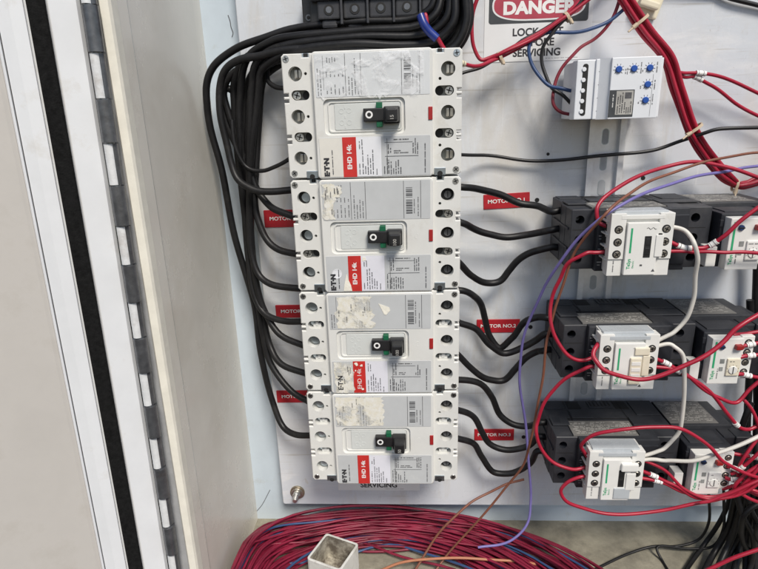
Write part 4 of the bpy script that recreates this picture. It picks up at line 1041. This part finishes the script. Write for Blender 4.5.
# reds crossing the danger sign
G = 'red wires crossing the danger sign'
def xs(pts, hs, label, **k): return wire('control_wire', pts, hs, 1.75, 'red_wire', label, G, 'wire', **k)
sl_o, sl_p = xs([(425, 14, 64), (428, 26, 66), (436, 36, 66), (447, 52, 62), (460, 62, 56), (472, 66, 46), (486, 63.5, 36), (500, 57, 28), (538, 37.5, 24), (565, 19, 24), (594, -8, 24)], 0, 'red wire with a blue heat shrink sleeve curling off the black cables', markers=((.27, 8),), mm='marker_y')
b = MB(); sp = smooth([P(u, v, h) for u, v, h in ((420.5, 15, 64), (424, 24, 66), (429, 31, 66), (437, 38.5, 66))], 6); b.tube(sp, 3.6, M['sleeve_blue'], 12)
mid = sl_p[len(sl_p)//2]
for k in range(len(b.v)): b.v[k] -= mid
b.build('blue_sleeve', sl_o)
xs([(479, -8, 26), (473.5, 12, 26), (471.5, 28, 26), (474, 46, 26), (479.5, 59, 26), (488, 58.5, 26), (500, 53, 27), (538, 34, 27), (565, 15, 27), (590, -8, 27)], 0, 'red wire dropping left of the danger sign then bending sharply across it')
xs([(484, 62, 24), (500, 54.5, 31), (538, 35.5, 30), (565, 17, 30), (598, -8, 30)], 0, 'short red wire lying along the diagonal bundle over the danger sign')
wire('control_wire', [(452, 77, 30), (462, 73.5, 28), (482, 66.5, 22), (499, 57.5, 20), (520, 42, 20), (540, 31, 20), (574, 9, 22), (590, -8, 22)], 0, 1.5, 'black_wire', 'thin black wire running along the red ones across the danger sign', 'black control wires')
cable_tie(500, 57, 27, 14, -7, 'tan cable tie on the red wires at the lower left of the danger sign', (4.0, 4.2), tail=3)
cable_tie(567, 17, 27, 13, -9, 'tan cable tie on the red wires at the right of the danger sign', (4.0, 4.2), tail=3)
# timer wires
wire('control_wire', [(572, 90.5, 40), (563, 89, 40), (547, 84.0, 36), (533, 66, 30), (529, 46, 28), (542.5, 33.5, 26), (565, 32.5, 28), (588, 30, 30), (611, 19.5, 30), (633, 2, 30)], 0, 1.6, 'blue_wire', 'dark blue wire looping from the dialled relay across the danger sign', 'wires at the dialled relay')
wire('control_wire', [(572, 104, 34), (562, 95, 34), (550, 85, 30), (543, 67, 26), (543, 47, 26), (554, 31, 28), (572, 12, 28), (588, -8, 28)], 0, 1.6, 'black_wire', 'black wire curving from the left of the dialled relay up behind the red ones', 'wires at the dialled relay')
wire('control_wire', [(572, 114.5, 34), (563, 113, 34), (553, 103, 32), (554.5, 86, 28), (564, 65, 26), (578, 50, 26), (595, 38, 26), (612, 20, 28), (621, -6, 30)], 0, 1.5, 'darkred_wire', 'dark red wire looping from the lowest terminal of the dialled relay', 'wires at the dialled relay')
# long single wires over the panel
wire('control_wire', [(452, 154.5, 34), (462, 155, 26), (483.6, 155, 12), (519, 159.5, 8), (550, 161, 10), (590, 156.5, 16), (648.6, 151, 18), (680, 141.5, 22), (705, 132.5, 40), (725, 128.5, 44), (775, 127, 44)], 0, 1.7, 'black_wire', 'long black wire from the top breaker across the rail to the right edge', 'black control wires')
wire('control_wire', [(715, -8, 4), (735, -.5, 4), (775, 10, 4)], 0, 2.0, 'black_wire', 'black wire clipping the top right corner', 'black control wires')
wire('signal_wire', [(775, 151, 40), (750, 153.5, 44), (719, 158.5, 54), (681, 169.5, 66), (650, 181.5, 80), (626, 195.6, 96), (606, 214, 110), (590, 231, 102), (574, 254, 92), (562, 287, 88), (553.5, 315, 86), (548.5, 333, 84), (545, 355, 84), (542, 383.5, 82), (536, 413, 80), (530, 443.6, 74), (522, 467, 66), (503, 491, 60), (478, 521, 58), (448, 554, 56), (432, 575, 56)], 0, 1.25, 'brown_wire', 'brown wire falling from the right edge past the contactors to the red coil', 'signal wires')
wire('signal_wire', [(775, 163, 40), (750, 167, 46), (727, 171, 52), (692, 177.5, 66), (659, 188, 84), (629, 200.5, 100), (602, 217.5, 106), (581, 236, 96), (557, 266, 84), (542, 293, 70), (530, 318, 60), (522, 347, 54), (519.5, 377, 52), (523, 407, 50), (527, 437, 50), (529, 470, 50), (531, 500, 54), (527, 524, 62), (513, 539.5, 68), (498, 545, 70), (478, 547.5, 72)], 0, 1.4, 'purple_wire', 'violet wire sweeping down in front of the panel to the red coil', 'signal wires')
wire('signal_wire', [(524, 479.5, 26), (510, 483, 26), (490, 492, 30), (468, 505, 40), (448, 523, 50), (430, 546, 56), (412, 575, 60)], 0, 1.35, 'brown_wire', 'brown wire with a cut end sticking up from the red coil', 'signal wires')
wire('signal_wire', [(375, 573, 66), (400, 563, 66), (440, 558.5, 66), (480, 559, 66), (520, 562, 66), (560, 571, 66), (590, 584, 66)], 0, 1.5, 'orange_wire', 'orange wire lying across the middle of the red coil', 'signal wires')
G = 'white wires at the contactors'
wire('control_wire', [coilR(0, 0), (681, 228.5, 98), (688, 234, 100), (694.5, 243.5, 108), (697.3, 257, 108), (695.8, 275, 104), (693.5, 298, 100), (688, 316, 98), (677, 329.6, 97), (668, 335.5, 97), coilR(1, 0)], 0, 1.9, 'white_wire', 'white wire hanging from the topmost contactor down to the middle one', G)
wire('control_wire', [coilR(1, 0)+Vector((0, 0, -3)), (669, 344.5, 98), (676, 347.5, 100), (683, 356, 102), (684.5, 372, 104), (683.6, 400, 102), (682, 420, 100), (677, 435, 98), (665, 447.7, 97), (656, 452, 97), coilR(2, 0)], 0, 1.9, 'white_wire', 'white wire hanging from the middle contactor down to the lowest one', G)
wire('control_wire', [coilR(2, 0)+Vector((0, 0, -3)), (656, 459.5, 98), (668, 461, 102), (692, 460.6, 110), (716.5, 453.7, 112), (740.5, 444.7, 112), (775, 428, 108)], 0, 1.9, 'white_wire', 'white wire sweeping right from the lowest contactor over its overload relay', G)
# black cables hanging down bottom right
G = 'black cables at the lower right'
def lr(pts, hs, r, label): wire('power_cable', pts, hs, r, 'black_cable', label, G, 'cable', sub=7)
lr([(706, 478, 60), (709, 500, 50), (708.5, 523, 40), (697, 541, 30), (676, 546, 32), (652, 547, 34), (629, 553.5, 40), (596, 569, 44), (575, 580, 44)], 0, 1.5, 'thin black wire dropping below the lowest relay and running left along the floor')
lr([(722, 478, 60), (724, 502, 50), (723, 530, 40), (711, 547, 34), (690, 549, 34), (657, 547.5, 36), (662, 560, 46), (672, 578, 56)], 0, 1.5, 'thin black wire hooking round on the floor beneath the lowest relay')
lr([(740, 470, 50), (735, 500, 46), (727, 530, 42), (716, 550, 44), (700, 580, 50)], 0, 3.4, 'black cable slanting down left of the others at bottom right')
lr([(746, 470, 56), (742, 500, 52), (735, 528, 50), (726, 550, 52), (712, 580, 58)], 0, 3.4, 'second black cable in the slanting pair at bottom right')
lr([(750, 300, 22), (751, 340, 22), (748, 400, 24), (747, 440, 30), (748, 480, 34), (744, 520, 40), (739, 550, 44), (733, 582, 50)], 0, 3.6, 'black cable falling straight past the middle relay at the right edge')
lr([(757, 250, 16), (756, 300, 16), (755, 360, 18), (757, 410, 24), (756, 460, 40), (751, 510, 48), (747, 545, 54), (745, 582, 58)], 0, 3.6, 'black cable along the right edge from the topmost relay down')
lr([(775, 500, 70), (757, 505, 72), (745, 514, 72), (741, 530, 70), (747, 548, 68), (762, 558, 66), (780, 560, 66)], 0, 3.0, 'black cable curled in a loop at the bottom right corner')
lr([(752, 470, 46), (748, 500, 42), (741, 530, 40), (731, 552, 42), (716, 582, 48)], 0, 3.2, 'third black cable in the slanting group at bottom right')
lr([(757, 480, 40), (754, 505, 38), (748, 532, 36), (741, 552, 38), (728, 584, 44)], 0, 3.4, 'black cable behind the slanting group at bottom right')
lr([(733, 486, 40), (727, 506, 34), (716, 528, 30), (704, 545, 30), (686, 570, 36), (680, 584, 40)], 0, 2.6, 'thinner black cable leftmost in the slanting group at bottom right')
lr([(752, 440, 50), (746, 470, 56), (748, 500, 62), (758, 524, 66), (775, 540, 68)], 0, 3.0, 'black cable arching right behind the red tangle')
lr([(740, 480, 64), (737, 496, 66), (742, 514, 70), (752, 534, 72), (752, 560, 72), (746, 584, 72)], 0, 2.8, 'black cable snaking down in front of the others at bottom right')
lr([(752, 402, 60), (746, 414, 62), (742, 428, 62), (743, 445, 58), (750, 460, 50), (752, 500, 40)], 0, 3.0, 'short black cable bowed between the middle and lowest relays')
lr([(766, 250, 20), (765, 330, 22), (764, 400, 30), (763, 470, 44), (757, 520, 56), (755, 582, 64)], 0, 3.6, 'black cable half outside the picture at the lower right edge')
lr([(775, 515, 84), (762, 522, 84), (757, 532, 82), (762, 545, 80), (778, 550, 80)], 0, 2.6, 'small black cable curl in front of the larger loop at bottom right')

# ------------------------------------------------------------------ coil of spare wire on the cabinet floor
c0 = on_level(333, 551, -512.0); ang = R(-23)
coil = thing('wire_coil', (95, -150, ZF), 'coil of red and blue wire lying on the cabinet floor', 'wire coil')
put = mk_put(coil)
N = 78
for k in range(N):
    f = k/(N-1)
    f = min(1, max(0, f+random.uniform(-.06, .06)))
    rear = 9-40*f+random.uniform(-4, 4); rx = 264-112*f+random.uniform(-10, 10); ry = 196-66*f+random.uniform(-8, 8)
    cx = 74+random.uniform(-14, 14); loose = random.random() < .3; cx += random.uniform(-40, 25) if loose else 0; rear += random.uniform(-10, 6) if loose else 0; cz = ZF+2.4+random.random()**1.3*(26*(1-abs(f-.35)))+(10 if rear > 4 else 0)
    tilt = random.uniform(-.02, .05); wob = random.uniform(2, 5) if not loose else random.uniform(6, 12); wn = random.choice((2, 3, 4, 5)); ph = random.uniform(0, 6.28)
    pts = []
    for j in range(73):
        a = 2*math.pi*j/72
        x = cx+rx*math.cos(a); y = rear-ry+ry*math.sin(a)
        z = cz+math.sin(a)*ry*max(tilt, 0)*.35+1.6*math.sin(2*a+ph)+1.2*math.sin(5*a+ph*2)
        x += wob*math.sin(wn*a+ph); y += wob*.7*math.sin((wn+1)*a+ph)+(3*math.sin(9*a+ph) if loose else 0); z += 4*abs(math.sin(wn*a*.5+ph)) if loose else 0
        lim = -90+1.5+(k % 7)*1.1; x = x if x > lim+65 else lim+65*math.exp((x-lim-65)/65); y = min(y, 16.5-(k % 5)*.5); z += 46*(max(0, -x-5)/85)**1.4*(1-f*.6)*(.7+.06*(k % 6))*min(1, max(0, (6-y)/85)); z = max(z, ZF+1.6); dx_, dy_ = x-c0.x, y-c0.y; dl_ = math.hypot(dx_, dy_)
        if dl_ < 37: x, y = (c0.x+dx_*37/dl_, c0.y+dy_*37/dl_)
        pts.append(Vector((x, y, z)))
    blue = k in (9, 13, 17, 24, 29, 72, 76, 77)
    b = MB(); b.tube(pts, random.uniform(1.25, 1.5), M['coil_blue' if blue else 'coil_red'], 8, cap=False)
    o = put(b, 'strand')

# ------------------------------------------------------------------ square tube standing in the coil
t = thing('square_tube', (c0.x, c0.y, ZF), 'grimy white square plastic tube with an open end standing inside the red coil', 'tube')
put = mk_put(t)
b = MB(); S2 = 21.5; wl = 2.6
def sq(s_, z_): return [(c0.x+math.cos(ang)*x-math.sin(ang)*y, c0.y+math.sin(ang)*x+math.cos(ang)*y, z_) for x, y in [(p_[0], p_[1]) for p_ in rrect(-s_, s_, -s_, s_, 4.0 if s_ == S2 else 2.5, 3)]]
n = len(sq(S2, 0)); vs = sq(S2, ZF+.5)+sq(S2, c0.z-.6)+sq(S2-.6, c0.z)+sq(S2-wl+.4, c0.z)+sq(S2-wl, c0.z-.6)
fs = []
for j in range(4):
    for k in range(n): fs.append((j*n+k, j*n+(k+1) % n, (j+1)*n+(k+1) % n, (j+1)*n+k))
b.add(vs, fs, M['tube_white'])
put(b, 'tube_wall')
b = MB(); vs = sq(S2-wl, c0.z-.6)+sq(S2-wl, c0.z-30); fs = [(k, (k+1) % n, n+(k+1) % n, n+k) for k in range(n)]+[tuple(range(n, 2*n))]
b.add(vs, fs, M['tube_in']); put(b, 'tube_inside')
# leaf litter and dust crumbs on the floor
b = MB()
for _ in range(700):
    x = random.uniform(-80, 560); y = random.uniform(-120, 18); s_ = random.uniform(.4, 1.6)*(1 if random.random() > .06 else 2.6)
    T = Matrix.Translation((x, y, ZF+s_*.3)) @ Matrix.Rotation(random.random()*6, 4, 'Z')
    b.add([(-s_, 0, 0), (0, -s_*.6, 0), (s_*1.1, 0, .1), (0, s_*.7, 0), (0, 0, s_*.6)], [(0, 1, 4), (1, 2, 4), (2, 3, 4), (3, 0, 4)], M['brown_wire'] if random.random() < .35 else M['gasket'])
o = b.build('floor_debris', None, (240, -50, ZF)); tag(o, 'dark crumbs and grit scattered over the dusty cabinet floor', 'debris', None, 'stuff')
